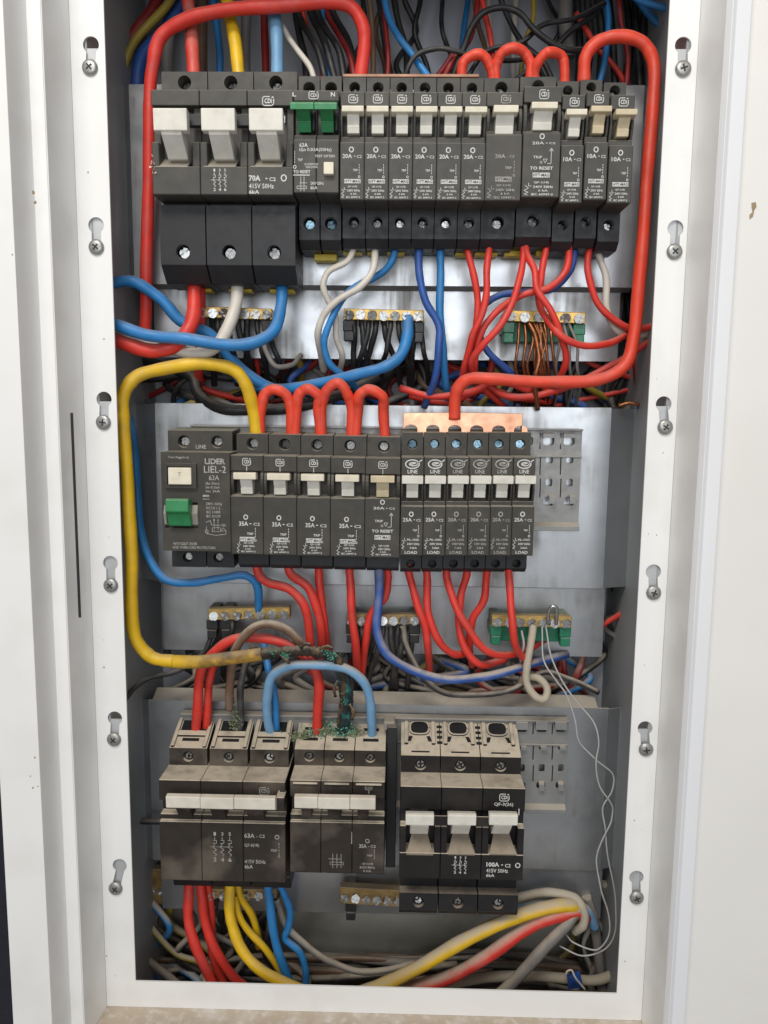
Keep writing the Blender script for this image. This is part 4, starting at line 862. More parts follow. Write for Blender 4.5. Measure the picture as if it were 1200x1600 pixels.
tbar('brass terminal bar fed by a blue wire, left below the middle row', 325, 453, 959, 7, 'black_p', 'brass', GB, -3, hx=(330, 352), half=10)
tbar('tarnished terminal bar with black holders below the centre of the middle row', 541, 656, 968, 7, 'black_p', 'brass_old', GB, 0)
tbar('earth bar on green holders with silver wires, below the middle row', 768, 893, 971, 7, 'green2', 'brass', GB, 3, half=10)
tbar('brass terminal bar half hidden under the 63 amp breaker', 322, 432, 1397, 6, 'black_p', 'brass_old', GB, 0)
tbar('tarnished terminal bar under the 35 amp breaker, with a row of bright screws', 531, 630, 1402, 6, 'black_p', 'brass_old', GB, 6, half=16, hx=(548,))
tbar('brown tarnished terminal strip in shadow at the left of the bottom row', 196, 262, 1386, 4, 'black_p', 'brass_old', GB, 0, y=92, half=36, hx=(228,))
rp = P(866, 962, 50)
ct = MB().tube(catmull([P(858,975,54), P(857,958,50), P(862,948,48), P(868,948,48), P(870,960,50), P(869,975,54)]), 1.6*K).build('bent_tab', M['steel'], origin=P(864, 975, 54))
tag(ct, 'bent bright metal tab sticking up from the lower green earth bar', 'metal tab')

# ------------------------------------------------------------------ wires and cables
def wire(label, col, wpx, pts, y=50, group=None, name=None, dusty=False, taper=None, n=10, parts=None):
    """pts: (px, py[, depth mm])"""
    pp = []
    for p in pts: pp.append(P(p[0], p[1], p[2] if len(p) > 2 else y))
    mid = pp[len(pp)//2]; dist = (mid-CAM).dot(_f); r = wpx/2*dist/FPX
    key = ('d_' if dusty else 'w_')+col
    m_ = M[key] if key in M else M[col]
    path = catmull(pp)
    for i in range(1, len(path)-1): path[i] = path[i] + Vector((math.sin(i*.37+mid.x*99), math.cos(i*.29+mid.z*77), math.sin(i*.33+mid.x*55)))*(.32*K)*min(1, i/6, (len(path)-1-i)/6)
    o = MB().tube(path, [r*(1+.035*math.sin(i*.43+mid.z*200)+.02*math.sin(i*1.1+mid.x*90)) for i in range(len(path))], n).build(name or ('cable' if wpx >= 14 else 'wire'), m_, origin=min(path, key=lambda v: v.z))
    tag(o, label, 'cable' if wpx >= 14 else 'wire', group)
    return o
W = wire
# top: three feeder cables into the main breaker
W('faded red feeder cable entering the left pole of the main breaker from above', 'red', 21, [(290,-60,70),(293,0,64),(300,60,56),(303,125,50)], dusty=True)
W('bright yellow feeder cable entering the centre pole of the main breaker from above', 'yellow', 20, [(345,-60,68),(355,0,62),(366,60,56),(374,125,50)])
W('pale blue feeder cable entering the right pole of the main breaker from above', 'lblue', 20, [(415,-60,68),(422,0,62),(432,45,56),(433,125,50)])
W('thick red cable looping from the left side over to the first slim breaker', 'red', 21, [(226,525,66),(228,470,60),(231,330,52),(234,200,50),(237,110,50),(250,62,48),(285,32,45),(345,18,44),(430,9,44),(520,4,44),(550,12,45),(566,36,46),(569,70,48),(563,128,50)])
W('thick red cable arching at top right and running down to the copper busbar', 'orange', 20, [(912,130,50),(915,92,48),(932,66,46),(965,58,45),(1003,66,44),(1020,92,44),(1020,160,42),(1010,300,38),(1000,420,34),(990,530,30),(975,572,28),(935,593,28),(850,597,30),(770,592,32),(730,594,36),(713,612,40),(710,655,44)])
for i, (a, b, t, lb) in enumerate([(721,768,85,'short red jumper loop above the sixth slim breaker, leftmost of three at the top'), (775,827,76,'short red jumper loop above the wide breakers, middle of three at the top'), (836,881,82,'short red jumper loop beside the arching cable, rightmost of three at the top')]):
    m_ = (a+b)/2; W(lb, 'orange', 16, [(a,132,50),(a+1-i,t+24+3*i,48),(a+7+2*i,t+7,46-2*i),(m_+3-2*i,t,45-2*i),(b-8+i,t+8-2*i,46),(b+1,t+26-3*i,48),(b+1,132,50)], group='red jumper loops')
for i, (a, b, t, lb) in enumerate([(406,454,607,'red jumper loop beside the yellow cable, leftmost of four above the middle row'), (460,500,606,'small red jumper loop, second from the left above the middle row'), (502,548,598,'tallest red jumper loop above the middle row'), (555,601,608,'red jumper loop nearest the copper busbar')]):
    m_ = (a+b)/2; W(lb, 'orange', 17, [(a,684,49),(a+2+(i%2)*2,t+30,46),(a+8+(i%3),t+10-(i%2)*2,44-i),(m_-2+(i%3)*2,t+1,43-i),(b-7+(i%2)*3,t+10+(i%3)*2,44-i),(b-(i%2)*2,t+32,46),(b+1,684,49)], group='red jumper loops')
# left and middle of the upper gap
W('thick red cable from the main breaker curving away to the left', 'red', 23, [(303,425,50),(304,470,42),(297,510,34),(275,538,30),(245,548,28),(205,540,26),(150,520,26)])
W('thick red cable dropping straight behind the curved one under the main breaker', 'red', 16, [(312,425,58),(314,490,60),(312,560,74),(310,600,95)])
W('thick white cable from the centre pole of the main breaker curving to the left', 'white', 20, [(372,425,50),(369,470,44),(355,515,38),(333,545,34),(305,553,34),(265,542,36),(200,528,40),(150,520,44)])
W('thick blue cable from the right pole of the main breaker sweeping left', 'blue', 19, [(440,430,50),(439,480,40),(428,515,30),(400,535,24),(350,538,20),(290,530,18),(225,522,18),(150,495,18)])
W('blue cable looping out at the left edge and passing behind the red cable', 'blue', 18, [(150,452,40),(185,440,42),(215,443,44),(250,466,48),(280,500,52),(325,520,58),(360,560,66),(410,600,72),(450,615,84)])
W('dark red cable at the left edge beside the blue loop', 'dred', 16, [(195,420,100),(197,470,96),(205,530,94),(214,600,100)])
yel = W('thick yellow cable looping down the left side to the corroded breaker', 'yellow', 21, [(402,684,48),(395,640,44),(385,602,38),(362,576,34),(325,569,30),(265,574,26),(215,588,24),(195,612,22),(192,660,20),(200,760,20),(205,860,20),(206,950,22),(214,1002,24),(235,1026,26),(255,1031,26),(272,1033.5,26)])
def segment(name, m_, pts, wpx, rough=0.0, sub=9):
    pp = [P(*p) for p in pts]; path = catmull(pp, sub); dist = (pp[0]-CAM).dot(_f); r = wpx/2*dist/FPX
    rr = [r*(1+random.uniform(-rough, rough)) for _ in path]
    return MB().tube(path, rr, 12).build(name, m_, yel)
segment('scorched_insulation', M['scorch'], [(270,1033.5,26),(309,1034,26),(345,1030,26),(378,1026,26),(410,1022,26)], 20.8, .025)
segment('charred_insulation', M['char'], [(396,1024,26),(425,1020,26),(450,1018,26),(478,1017,26),(507,1021,27)], 16.5, .27, 12)
def off(pts, k): return [(a + 5.2*math.sin(k*1.26+i*.9), b + (2.5*math.cos(k*1.26+i) if i < 2 else 0), c_ + 2.6*math.cos(k*1.26+i*.9)) for i, (a, b, c_) in enumerate(pts)]
for k in range(5):
    segment('corroded_strand', M['teal' if k % 2 == 0 else 'char'], off([(500,1020,27),(521,1028,30),(535,1052,36),(540,1090,44),(537,1130,52),(536,1160,58)], k), 10.5, .2, 12)
for k, pts in enumerate([[(470,1012,20),(478,1006,17),(486,1008,16)], [(500,1014,20),(512,1010,17),(520,1014,16)], [(440,1026,18),(448,1032,16),(452,1036,18)], [(528,1064,30),(522,1076,28),(524,1088,30)], [(546,1100,40),(552,1112,38),(550,1124,40)]]):
    segment('peeling_flake', M['char'], pts, 5, .3, 5)
segment('loose_charred_strand', M['w_charcoal'], [(520,1028,34),(545,1050,40),(548,1090,46),(546,1118,50)], 9, .15)
def crust(name, m_, spots, cnt, s0, s1, parent):
    mb = MB()
    for _ in range(cnt):
        cx_, cy_, y_, sx, sy = random.choice(spots)
        c = P(random.gauss(cx_, sx), random.gauss(cy_, sy), y_ + random.uniform(-4, 4)); s_ = random.uniform(s0, s1)*K
        mb.add([c+Vector((random.uniform(-1,1), random.uniform(-1,1), random.uniform(-1,1)))*s_ for _ in range(4)], [(0,1,2),(0,2,3),(0,3,1),(1,3,2)])
    o = mb.build(name, m_, parent); tag(o, kind='stuff'); return o
crust('verdigris_crust', M['verd'], [(520,1026,19,5,4),(512,1021,19,5,3),(538,1082,36,3,9),(428,1018,18,5,3),(446,1023,18,4,3)], 210, .4, 1.2, yel)
crust('verdigris_crust', M['verd2'], [(478,1150,52,14,4),(505,1146,54,12,6),(530,1150,54,14,5),(555,1148,54,10,5),(500,1140,60,12,6),(470,1152,50,8,4)], 1500, .6, 2.0, I35['r'])
crust('verdigris_crust', M['verd'], [(500,1144,50,16,5),(535,1146,50,10,5),(548,1140,54,6,6),(520,1136,54,8,5)], 260, .5, 1.5, I35['r'])
crust('green_corrosion', M['verd2'], [(366,1115,52,4,10),(368,1130,54,5,6),(362,1100,52,3,6)], 260, .6, 1.7, I63['r'])
W('blue wire from behind the yellow cable to the left terminal bar of the middle row', 'blue', 13, [(140,560,96),(176,600,90),(200,650,74),(211,710,62),(214,770,56),(220,830,50),(234,875,46),(260,905,44),(300,911,44),(345,903,46),(380,899,48),(398,908,50),(404,930,54),(404,960,62)])
W('thick black cable sagging behind the red jumpers', 'black', 17, [(215,560,110),(260,575,100),(300,590,90),(312,618,80),(345,638,72),(400,641,70),(470,634,70),(530,618,74),(590,590,90),(640,575,110)])
W('black cable arching behind the left end of the middle plate', 'black', 14, [(196,590,100),(250,590,98),(310,584,96),(360,590,100),(420,600,108)])
# white and blue wires left of centre
W('white wire with a kink, left of the pair below the top row', 'white', 10, [(556,378,52),(553,388,50),(543,407,46),(514,424,44),(505,443,44),(513,469,46),(524,495,48),(526,530,52),(535,557,60),(531,578,80)], dusty=True)
W('white wire curving down, right of the pair below the top row', 'white', 11, [(587,376,52),(586,395,48),(581,425,42),(562,449,38),(528,469,36),(506,492,38),(498,515,42),(500,548,56),(506,580,80)])
W('blue wire crossing behind the two white wires', 'blue', 11, [(619,376,52),(617,392,52),(607,416,54),(585,434,56),(552,450,54),(528,478,42),(513,511,40),(506,540,42),(514,566,46),(538,588,56),(560,610,80)])
W('thick blue cable curving from the bright brass bar towards the red jumpers', 'blue', 18, [(638,496,60),(636,525,52),(626,555,46),(600,574,44),(560,584,46),(515,596,52),(460,606,60),(410,606,72),(370,590,95)])
W('blue wire bending right then down, left of the blue pair', 'dblue', 12, [(655,376,50),(655,430,46),(666,472,44),(685,508,42),(686,545,42),(678,596,50),(663,635,70)])
W('straight blue wire hanging down, right of the blue pair', 'blue', 12, [(688,376,52),(688,430,50),(688,492,48),(692,548,50),(697,600,60),(702,640,85)])
# red wires right of centre
RG = 'red wires fanning out below the top row'
W('red wire dropping from the sixth slim breaker, leftmost of the red fan', 'red', 11, [(730,376,50),(731,390,48),(740,432,46),(747,468,46),(744,505,46),(736,545,50),(726,590,60),(720,625,85)], group=RG)
W('red wire from the wide faded breaker drooping leftwards in the red fan', 'red', 11, [(766,376,48),(765,390,44),(760,420,38),(761,456,34),(752,492,34),(739,524,36),(730,556,42),(722,592,56)], group=RG)
W('red wire running diagonally across the red fan to the lower left', 'red', 11, [(818,374,48),(818,390,44),(813,430,36),(804,464,30),(782,508,26),(754,540,28),(739,560,34),(738,578,44),(748,600,60)], group=RG)
W('red wire snaking right across the green earth bar', 'red', 11, [(820,374,46),(823,394,42),(834,420,34),(839,450,28),(858,482,24),(876,522,26),(884,556,32),(878,585,44),(850,610,70)], group=RG)
W('red wire looping under the green earth bar to the right', 'red', 11, [(855,376,48),(853,392,46),(845,434,44),(842,466,42),(852,496,36),(876,524,22),(912,540,24),(950,537,34),(985,518,60)], group=RG)
W('red wire bending back left beside a blue wire under the top row', 'red', 11, [(890,376,46),(889,396,44),(882,426,40),(858,450,38),(818,460,40),(782,482,42),(757,510,42),(744,545,44),(742,575,50),(746,610,80)], group=RG)
W('blue wire bending back left behind the red fan', 'dblue', 11, [(898,376,52),(897,396,52),(890,424,52),(862,452,52),(820,456,54),(780,462,54),(754,480,52),(746,514,52),(760,545,54),(796,582,64),(828,622,90)])
W('red wire curving right behind the thick red cable, beside the white one', 'red', 11, [(922,378,50),(919,400,48),(920,432,46),(933,472,46),(960,500,48),(992,514,50),(1030,506,50),(1070,480,52)])
W('white wire curving right below the last top breaker', 'white', 11, [(931,380,54),(935,396,54),(946,430,54),(948,480,54),(964,516,56),(992,525,58),(1030,514,58),(1070,490,60)])
RT = ['red wire waving along the gap left of the busbar cable', 'lower red wire waving along the gap left of the busbar cable', 'long red wire rising to the right edge behind the thick red cable', 'short red wire slanting down behind the busbar cable',
      'dark red wire slanting up at the right edge, upper one', 'dark red wire slanting up at the right edge, lower one', 'dark red wire dropping beside the copper earth wires', 'dark red wire hanging at the right end above the middle plate']
for i, pts in enumerate([[(625,606,66),(680,620,58),(735,612,54),(775,595,58),(830,612,70)], [(640,618,80),(700,628,74),(760,606,70),(800,620,76),(860,628,92)], [(760,600,64),(790,618,66),(830,620,64),(880,606,60),(930,585,58),(975,560,56),(1030,520,60)], [(752,604,70),(770,620,74),(790,640,90)], [(990,505,95),(1040,450,95)], [(995,560,90),(1040,520,90)], [(770,560,76),(764,590,80),(740,620,90)], [(992,560,86),(996,600,86),(994,640,90)]]):
    W(RT[i], 'red' if i < 4 else 'dred', 11, pts, group='red wires tangled between the top and middle rows')
for i, (x0, x1, k_) in enumerate([(812,806,0),(820,818,2),(828,836,4),(834,842,7),(845,838,3),(858,866,1),(872,868,5),(880,890,3),(888,902,6),(824,846,3),(830,824,5),(838,850,2),(850,844,6),(842,856,4)]):
    W(ORD[i] + ' bare earth wire from the left hanging from the upper green bar', 'grey' if 5 < i < 9 else 'copper_wire', 5, [(x0,504,60),((x0+x1)/2+k_,535,56),(x1,572,58),(x1+4,600,72),(x1-4,640,96)], group='bare earth wires under the upper green bar', n=7)
W('twisted copper earth wire below the upper green bar, thickest of them', 'copper_wire', 8, [(826,504,58),(838,530,54),(842,560,52),(836,590,54),(840,640,70)])
W('frayed copper strands lying on the right end of the middle plate', 'copper_wire', 6, [(966,634,70),(985,630,68),(1005,633,68),(1022,630,72)])
W('blue wire passing behind the frame at the right end of the middle plate', 'dblue', 12, [(1030,560,70),(1012,610,68),(1000,640,72)])
# black neutral wires below the bars
def hang(lbl, grp, x0, x1, y0, y1, n, col='black', wpx=9):
    for i in range(n):
        a = x0+(x1-x0)*(i+.5)/n; d = random.uniform(-14, 14)
        W(ORD[i] + ' ' + lbl + (' counted from the left' if 0 < i < n-1 else ''), col, wpx + random.uniform(-1.5,1.5), [(a,y0,64),(a+d*.2,y0+18,62+random.uniform(-3,4)),(a+d*.8,(y0+y1)/2+6,64+random.uniform(-4,8)),(a+d*1.4,y1-14,74),(a+d*2,y1+26,100)], group=grp, n=8)
hang('black wire hanging from the brass bar behind the main cables', 'black wires under the left upper bar', 318, 424, 497, 575, 7)
hang('black wire hanging from the bright brass bar in the centre', 'black wires under the centre upper bar', 548, 662, 501, 580, 10)
hang('black wire hanging from the left bar of the middle row', 'black wires under the left lower bar', 338, 372, 968, 1030, 2)
hang('black wire hanging from the tarnished bar of the middle row', 'black wires under the centre lower bar', 548, 650, 978, 1050, 9, 'charcoal')
W('grey wire looping below the left upper bar', 'grey', 8, [(410,500,66),(414,545,60),(432,573,58),(455,570,62),(470,555,80)])
# under the middle row
G2 = 'red wires dropping from the middle row'
for lb, wpx, pts in [('red cable from the leftmost wide breaker bending right, lowest of the left trio', 14, [(399,880,48),(404,897,46),(418,910,44),(450,919,42),(470,938,42),(481,966,44),(485,1015,54),(486,1050,80)]),
    ('red cable from the second wide breaker slanting right', 14, [(447,880,48),(455,897,46),(480,917,44),(494,945,44),(502,985,48),(504,1030,70)]),
    ('straight red cable from the third wide breaker, left of centre', 13, [(497,880,50),(499,905,50),(502,940,50),(508,985,54),(512,1030,76)]),
    ('straight red cable from the fourth wide breaker', 13, [(546,880,48),(547,910,46),(550,955,44),(555,1005,48),(560,1060,76)]),
    ('red cable curling behind the blue wire under the fifth wide breaker', 12, [(603,880,50),(606,905,50),(602,932,50),(581,958,50),(572,1000,54),(564,1060,80)])]:
    W(lb, 'red', wpx, pts, group=G2)
W('royal blue wire sweeping from the fifth wide breaker to the right', 'dblue', 14, [(592,880,46),(593,910,42),(590,955,38),(590,990,36),(604,1022,34),(640,1045,34),(700,1062,36),(752,1058,40),(808,1044,50),(885,1022,86)], dusty=True)
for lb, pts in [('red wire from the first slim busbar breaker falling straight', [(637,882,48),(641,905,46),(652,944,44),(663,976,44),(669,1012,48),(671,1055,76)]),
    ('red wire from the second slim busbar breaker bending right at the bottom', [(667,882,48),(667,910,46),(670,960,44),(686,1002,44),(708,1022,48),(735,1018,66)]),
    ('red wire from the third slim busbar breaker sweeping to the right', [(697,882,46),(699,905,42),(709,940,36),(728,976,34),(748,1006,34),(776,1023,40),(818,1018,62),(850,1000,86)]),
    ('red wire from the fourth slim busbar breaker crossing behind its neighbour', [(730,882,50),(728,905,50),(719,934,50),(718,980,48),(729,1018,46),(752,1038,48),(790,1030,70)]),
    ('red wire from the fifth slim busbar breaker curving left', [(761,882,50),(760,908,50),(755,938,50),(739,968,52),(733,1005,58),(738,1040,80)]),
    ('red wire from the last slim busbar breaker passing over the green bar', [(794,882,44),(796,915,38),(800,960,32),(803,1000,32),(815,1024,44),(840,1040,74)])]:
    W(lb, 'red', 12, pts, group=G2)
W('dusty dark wire sagging above the bottom plate, right of the corroded cable', 'charcoal', 10, [(629,978,60),(636,1012,54),(656,1052,50),(692,1082,48),(740,1085,50),(800,1078,56),(850,1050,70),(890,1062,80),(935,1082,84)], dusty=True)
W('beige earth wire curled in a loop under the lower green bar', 'beige', 12, [(833,978,58),(830,1005,48),(823,1040,44),(824,1068,42),(838,1090,40),(851,1092,40),(854,1075,44),(842,1060,48),(822,1058,54),(812,1068,66)], dusty=True)
W('short silver loop beside the beige earth wire', 'silver', 4, [(815,985,56),(818,1010,52),(814,1035,54),(822,1052,62)], n=6)
W('thin silver wire trailing down the right side, outer loop', 'silver', 2.7, [(853,980,50),(860,1020,42),(876,1060,36),(900,1095,32),(928,1130,30),(936,1160,30),(931,1190,30),(938,1230,32),(957,1262,34),(956,1280,34),(942,1310,34),(932,1345,34),(938,1385,34),(950,1425,34),(950,1465,34),(930,1484,36),(898,1474,40),(884,1460,50)], n=6)
W('thin silver wire trailing down the right side, inner loop', 'silver', 2.7, [(847,980,52),(850,1032,44),(868,1062,38),(885,1085,36),(898,1125,34),(906,1160,34),(930,1186,34),(958,1210,34),(956,1235,34),(942,1262,36),(946,1300,36),(951,1345,36),(962,1410,36),(961,1455,36),(944,1484,38),(908,1493,42),(874,1478,52)], n=6)
W('red wire at the right edge beside the lower green bar', 'red', 9, [(930,985,100),(960,965,96),(995,940,92),(1030,915,92)])
# above the bottom row
W('red cable rising from the 63 amp breaker and arching right behind the charred cable', 'red', 16, [(306,1150,60),(308,1120,52),(311,1065,46),(321,1034,44),(343,1012,44),(374,997,44),(410,997,44),(450,1008,44),(484,1032,42),(497,1064,44),(497,1110,50),(494,1160,58)])
W('second red cable beside the first at the left pole of the 63 amp breaker', 'red', 13, [(322,1150,62),(324,1110,56),(328,1062,54),(336,1030,54),(352,1008,60),(380,990,78)], dusty=True)
W('brown cable arching over the charred yellow cable', 'brown', 14, [(358,1108,46),(359,1080,42),(361,1048,38),(371,1010,36),(389,986,34),(416,975,34),(445,982,36),(468,1004,40),(478,1030,50)], dusty=True)
W('dark sooty cable above the centre pole of the 63 amp breaker', 'charcoal', 11, [(372,1150,60),(377,1117,52),(376,1070,50),(384,1040,52),(398,1010,60)], dusty=True)
W('pale blue cable arching from the 63 amp to the 35 amp breaker', 'lblue', 15, [(424,1152,58),(419,1125,50),(417,1088,42),(426,1056,36),(450,1041,32),(492,1038,30),(540,1045,32),(566,1062,36),(578,1096,44),(581,1130,50),(580,1160,58)], dusty=True)
W('royal blue cable behind the pale blue arch', 'blue', 12, [(433,1154,62),(431,1120,56),(427,1075,54),(418,1040,56),(412,1005,70)])
W('black wire curving in from the left edge above the bottom plate', 'black', 8, [(196,1092,40),(210,1075,44),(232,1060,48),(278,1048,54),(318,1020,60),(334,985,64)])
W('black wire stub behind the left of the 63 amp breaker', 'black', 8, [(196,1272,60),(206,1278,62),(222,1284,64),(252,1284,66)])
# bottom bay
for lb, col, wpx, pts, d in [('leftmost red cable under the 63 amp breaker', 'red', 16, [(296,1372,50),(295,1395,48),(294,1432,44),(306,1480,40),(334,1540,40),(350,1580,44)], False),
    ('bright red cable bending right under the 63 amp breaker', 'red', 15, [(313,1374,52),(315,1400,50),(320,1434,48),(332,1476,46),(362,1522,50),(390,1550,60)], False),
    ('red cable squeezed behind the two front red ones under the 63 amp breaker', 'red', 13, [(324,1376,58),(328,1410,58),(331,1450,58),(332,1494,58),(354,1545,62)], False),
    ('thickest yellow cable under the 63 amp breaker sweeping right', 'yellow', 17, [(359,1376,48),(359,1405,44),(361,1440,40),(376,1480,36),(408,1516,32),(468,1546,32),(530,1566,36)], False),
    ('thin yellow cable slanting behind the thickest yellow one', 'yellow', 11, [(366,1400,52),(372,1425,50),(388,1455,50),(416,1484,52),(440,1520,60)], False),
    ('short yellow cable beside the blue ones under the 63 amp breaker', 'yellow', 11, [(369,1376,56),(376,1400,56),(392,1428,58),(402,1456,62),(404,1480,76)], False),
    ('thick blue cable under the right pole of the 63 amp breaker', 'blue', 14, [(419,1376,50),(420,1400,48),(425,1440,46),(435,1488,48),(455,1540,56)], False),
    ('thin blue wire bulging right of the thick blue cable at the bottom', 'blue', 11, [(435,1376,54),(445,1400,54),(454,1425,56),(450,1448,58),(446,1466,60),(468,1488,60),(478,1515,62),(476,1550,70)], False),
    ('grey dusty wire sagging along the bottom of the box', 'grey', 10, [(431,1405,62),(450,1450,62),(480,1478,64),(515,1502,66),(550,1516,68),(600,1516,72),(650,1505,80)], True),
    ('dirty yellow wire in the shadow at the bottom left corner', 'olive', 9, [(208,1395,96),(222,1425,92),(246,1461,88),(276,1490,84),(312,1504,84),(340,1520,90)], True),
    ('dark grey wire in the bottom left corner', 'grey', 12, [(205,1470,80),(225,1495,78),(262,1525,78),(300,1560,80)], True),
    ('thick yellow cable rising from the bottom centre to the right', 'yellow', 21, [(560,1552,46),(600,1538,44),(650,1514,42),(720,1472,40),(795,1437,40),(850,1419,42),(890,1414,46),(908,1426,56)], True),
    ('thick dusty red cable rising along the yellow one at the bottom right', 'red', 21, [(600,1556,56),(640,1544,54),(700,1528,50),(760,1494,46),(820,1452,44),(868,1431,44),(900,1424,48),(914,1436,58)], True),
    ('thick dusty grey cable rising at the bottom right', 'grey', 18, [(760,1572,54),(784,1550,52),(820,1516,48),(858,1472,44),(890,1438,44),(904,1420,48)], True),
    ('grey cable curling over the ends of the dusty cables', 'beige', 14, [(800,1404,66),(830,1398,60),(866,1395,54),(898,1403,50),(912,1424,46),(910,1446,46),(898,1456,52)], True),
    ('dusty blue cable under the grey curl at the bottom right', 'lblue', 14, [(806,1412,70),(846,1408,62),(885,1408,58),(915,1420,60),(930,1450,68)], True),
    ('beige cable lying along the bottom right of the box', 'beige', 15, [(670,1552,76),(720,1534,72),(780,1526,72),(840,1524,72),(890,1530,72),(935,1530,70),(990,1506,70)], True),
    ('grey cable hanging behind the dusty cables at the right', 'grey', 15, [(916,1400,76),(928,1440,74),(934,1490,76),(944,1560,80)], True)]:
    W(lb, col, wpx, pts, dusty=d)
for i in range(26):
    x0 = random.uniform(430, 900); y0 = random.uniform(1496, 1552); sg = random.choice((-1, 1)); c = random.choice(['grey','brown','charcoal','black','black','charcoal','brown','brown'])
    pts = [(x0-250+random.uniform(-30,30), y0+sg*random.uniform(5,45), random.uniform(96,128)), (x0-90, y0+random.uniform(-14,14), random.uniform(96,124)), (x0+90, y0+random.uniform(-14,14), random.uniform(96,124)), (x0+260, y0-sg*random.uniform(5,40), random.uniform(96,128))]
    W('dusty '+WNM[c]+' wire lying '+('low' if y0 > 1522 else 'higher')+' on the floor of the box, '+ORD[i]+' of the heap', c, random.uniform(7,13), pts, group='dusty wires heaped on the floor of the box', n=8, dusty=i % 5 == 0)
# blue tag on the floor of the box
tp = [P(886,1524,60), P(906,1518,56), P(912,1544,52), P(888,1546,58), P(897,1532,48)]
bt = MB().add(tp + [v + Vector((0,1.2*K,0)) for v in tp], [(0,1,4),(1,2,4),(2,3,4),(3,0,4),(5,9,6),(6,9,7),(7,9,8),(8,9,5),(0,5,6,1),(1,6,7,2),(2,7,8,3),(3,8,5,0)]).build('plastic_tag', M['tagblue'], origin=tp[3])
tag(bt, 'small folded blue plastic tag at the bottom right of the box', 'tag')
MB().tube(catmull([P(884,1530,56), P(886,1518,54), P(893,1516,54), P(898,1526,50), P(914,1546,50)]), .9*K, 6).build('white_edge', M['w_white'], bt)
# upper tangle
def up(lbl, col, wpx, pts, grp=None, dusty=False): W(lbl, col, wpx, pts, group=grp, dusty=dusty)
up('dark red cable in the top left corner', 'dred', 18, [(262,-40,110),(240,10,106),(205,60,100),(180,120,98)])
up('yellow cable bending down in the top left corner', 'olive', 13, [(290,-40,98),(262,5,94),(215,60,90),(194,100,88),(186,150,90)])
up('blue cable next to the yellow one in the top left corner', 'dblue', 20, [(300,-20,112),(262,40,106),(222,90,98),(212,150,96)])
up('blue cable at the very left edge near the top keyhole', 'blue', 18, [(150,40,60),(166,75,70),(182,120,84),(186,150,90)])
up('grey cable between the red loop and the red feeder', 'grey', 20, [(270,-40,112),(262,60,108),(262,150,106)])
up('brown grey cable behind the yellow feeder', 'brown', 18, [(318,-40,112),(315,60,110),(316,150,110)])
up('grey cable behind the pale blue feeder', 'grey', 15, [(385,-40,110),(384,60,108),(386,150,108)])
up('dark red cable left of the pale blue feeder', 'dred', 12, [(412,-40,104),(414,60,100),(416,150,98)])
up('thin white wire slanting down to the green toggle breaker', 'white', 9, [(432,20,70),(445,48,64),(466,80,58),(486,108,54),(494,135,52)])
for i, pts in enumerate([[(450,-40,80),(470,30,74),(495,75,66),(512,140,58)], [(470,-40,84),(486,20,78),(508,70,68),(528,140,60)], [(486,-40,80),(500,30,74),(530,80,66),(540,140,60)], [(505,-40,90),(520,20,84),(546,70,78),(560,140,74)], [(455,-40,96),(465,40,92),(476,90,90),(480,150,88)]]):
    up(ORD[i] + ' black wire from the left slanting down behind the red loop at the top', 'black', 11, pts, 'black wires slanting down at the top centre left')
for i, pts in enumerate([[(478,-40,86),(492,30,80),(512,80,74),(520,140,70)], [(498,-40,92),(510,20,86),(548,90,74),(556,140,70)]]):
    up(('left' if i == 0 else 'right') + ' red wire among the black ones at the top centre left', 'dred', 10, pts, 'red wires at the top centre left')
up('blue wire among the black ones near the green toggle breaker', 'blue', 11, [(500,-30,84),(505,50,80),(514,100,72),(520,140,68)])
up('brown wire just right of the red loop at the top', 'brown', 9, [(572,-40,80),(580,30,78),(583,70,76),(582,140,74)])
up('dark red wire right of the brown wire at the top', 'dred', 8, [(594,-40,80),(602,30,78),(606,80,76),(605,140,74)])
up('blue wire slanting to the right above the slim breakers', 'blue', 11, [(596,-30,74),(606,20,72),(625,62,68),(648,90,64),(674,128,60)])
up('black wire beside the slanting blue wire', 'black', 10, [(610,-30,90),(622,30,88),(634,80,84),(636,140,80)])
up('thin black wire falling behind the blue one', 'black', 9, [(588,-30,100),(600,60,96),(616,140,92)])
up('black wire arching low over the slim breakers towards the red loops', 'black', 8, [(630,128,60),(638,104,58),(655,84,56),(680,76,56),(712,80,56),(745,90,60),(790,95,66),(830,90,76)])
up('black wire in a tall arch above the red loops', 'black', 10, [(706,128,64),(722,80,60),(736,45,56),(755,20,54),(785,11,54),(812,22,54),(838,48,56),(868,72,60),(900,78,64),(940,72,80)])
up('thin black wire crossing the tall arch', 'black', 8, [(720,140,70),(760,80,66),(815,66,64),(850,38,64),(900,28,70),(945,5,84)])
up('black wire dropping behind the rightmost red loop', 'black', 9, [(770,-40,74),(790,20,74),(820,70,72),(850,100,70),(870,140,70)])
up('black wire crossing from the loops to the upper right', 'black', 9, [(800,130,80),(850,90,78),(890,50,78),(930,20,84),(950,-30,90)])
for i, pts in enumerate([[(690,128,66),(704,100,64),(720,80,64),(738,50,70),(752,-30,80)], [(746,-40,74),(758,20,72),(766,60,72),(772,100,72)], [(664,140,80),(690,110,76),(712,80,74)]]):
    up(['dark red wire rising steeply behind the black arch', 'bright red wire falling behind the black arch', 'short dark red wire low behind the black arch'][i], 'red' if i == 1 else 'dred', 9, pts, 'red wires behind the black arch')
up('brown wire behind the black arch', 'brown', 8, [(738,-30,90),(748,40,90),(762,90,90),(768,140,90)])
up('yellow wire at the top between the black arches', 'olive', 8, [(832,-30,90),(832,30,88),(820,70,86),(810,140,86)])
up('white sleeve hanging behind the black arches', 'grey', 22, [(884,-40,104),(884,40,104),(888,90,104)])
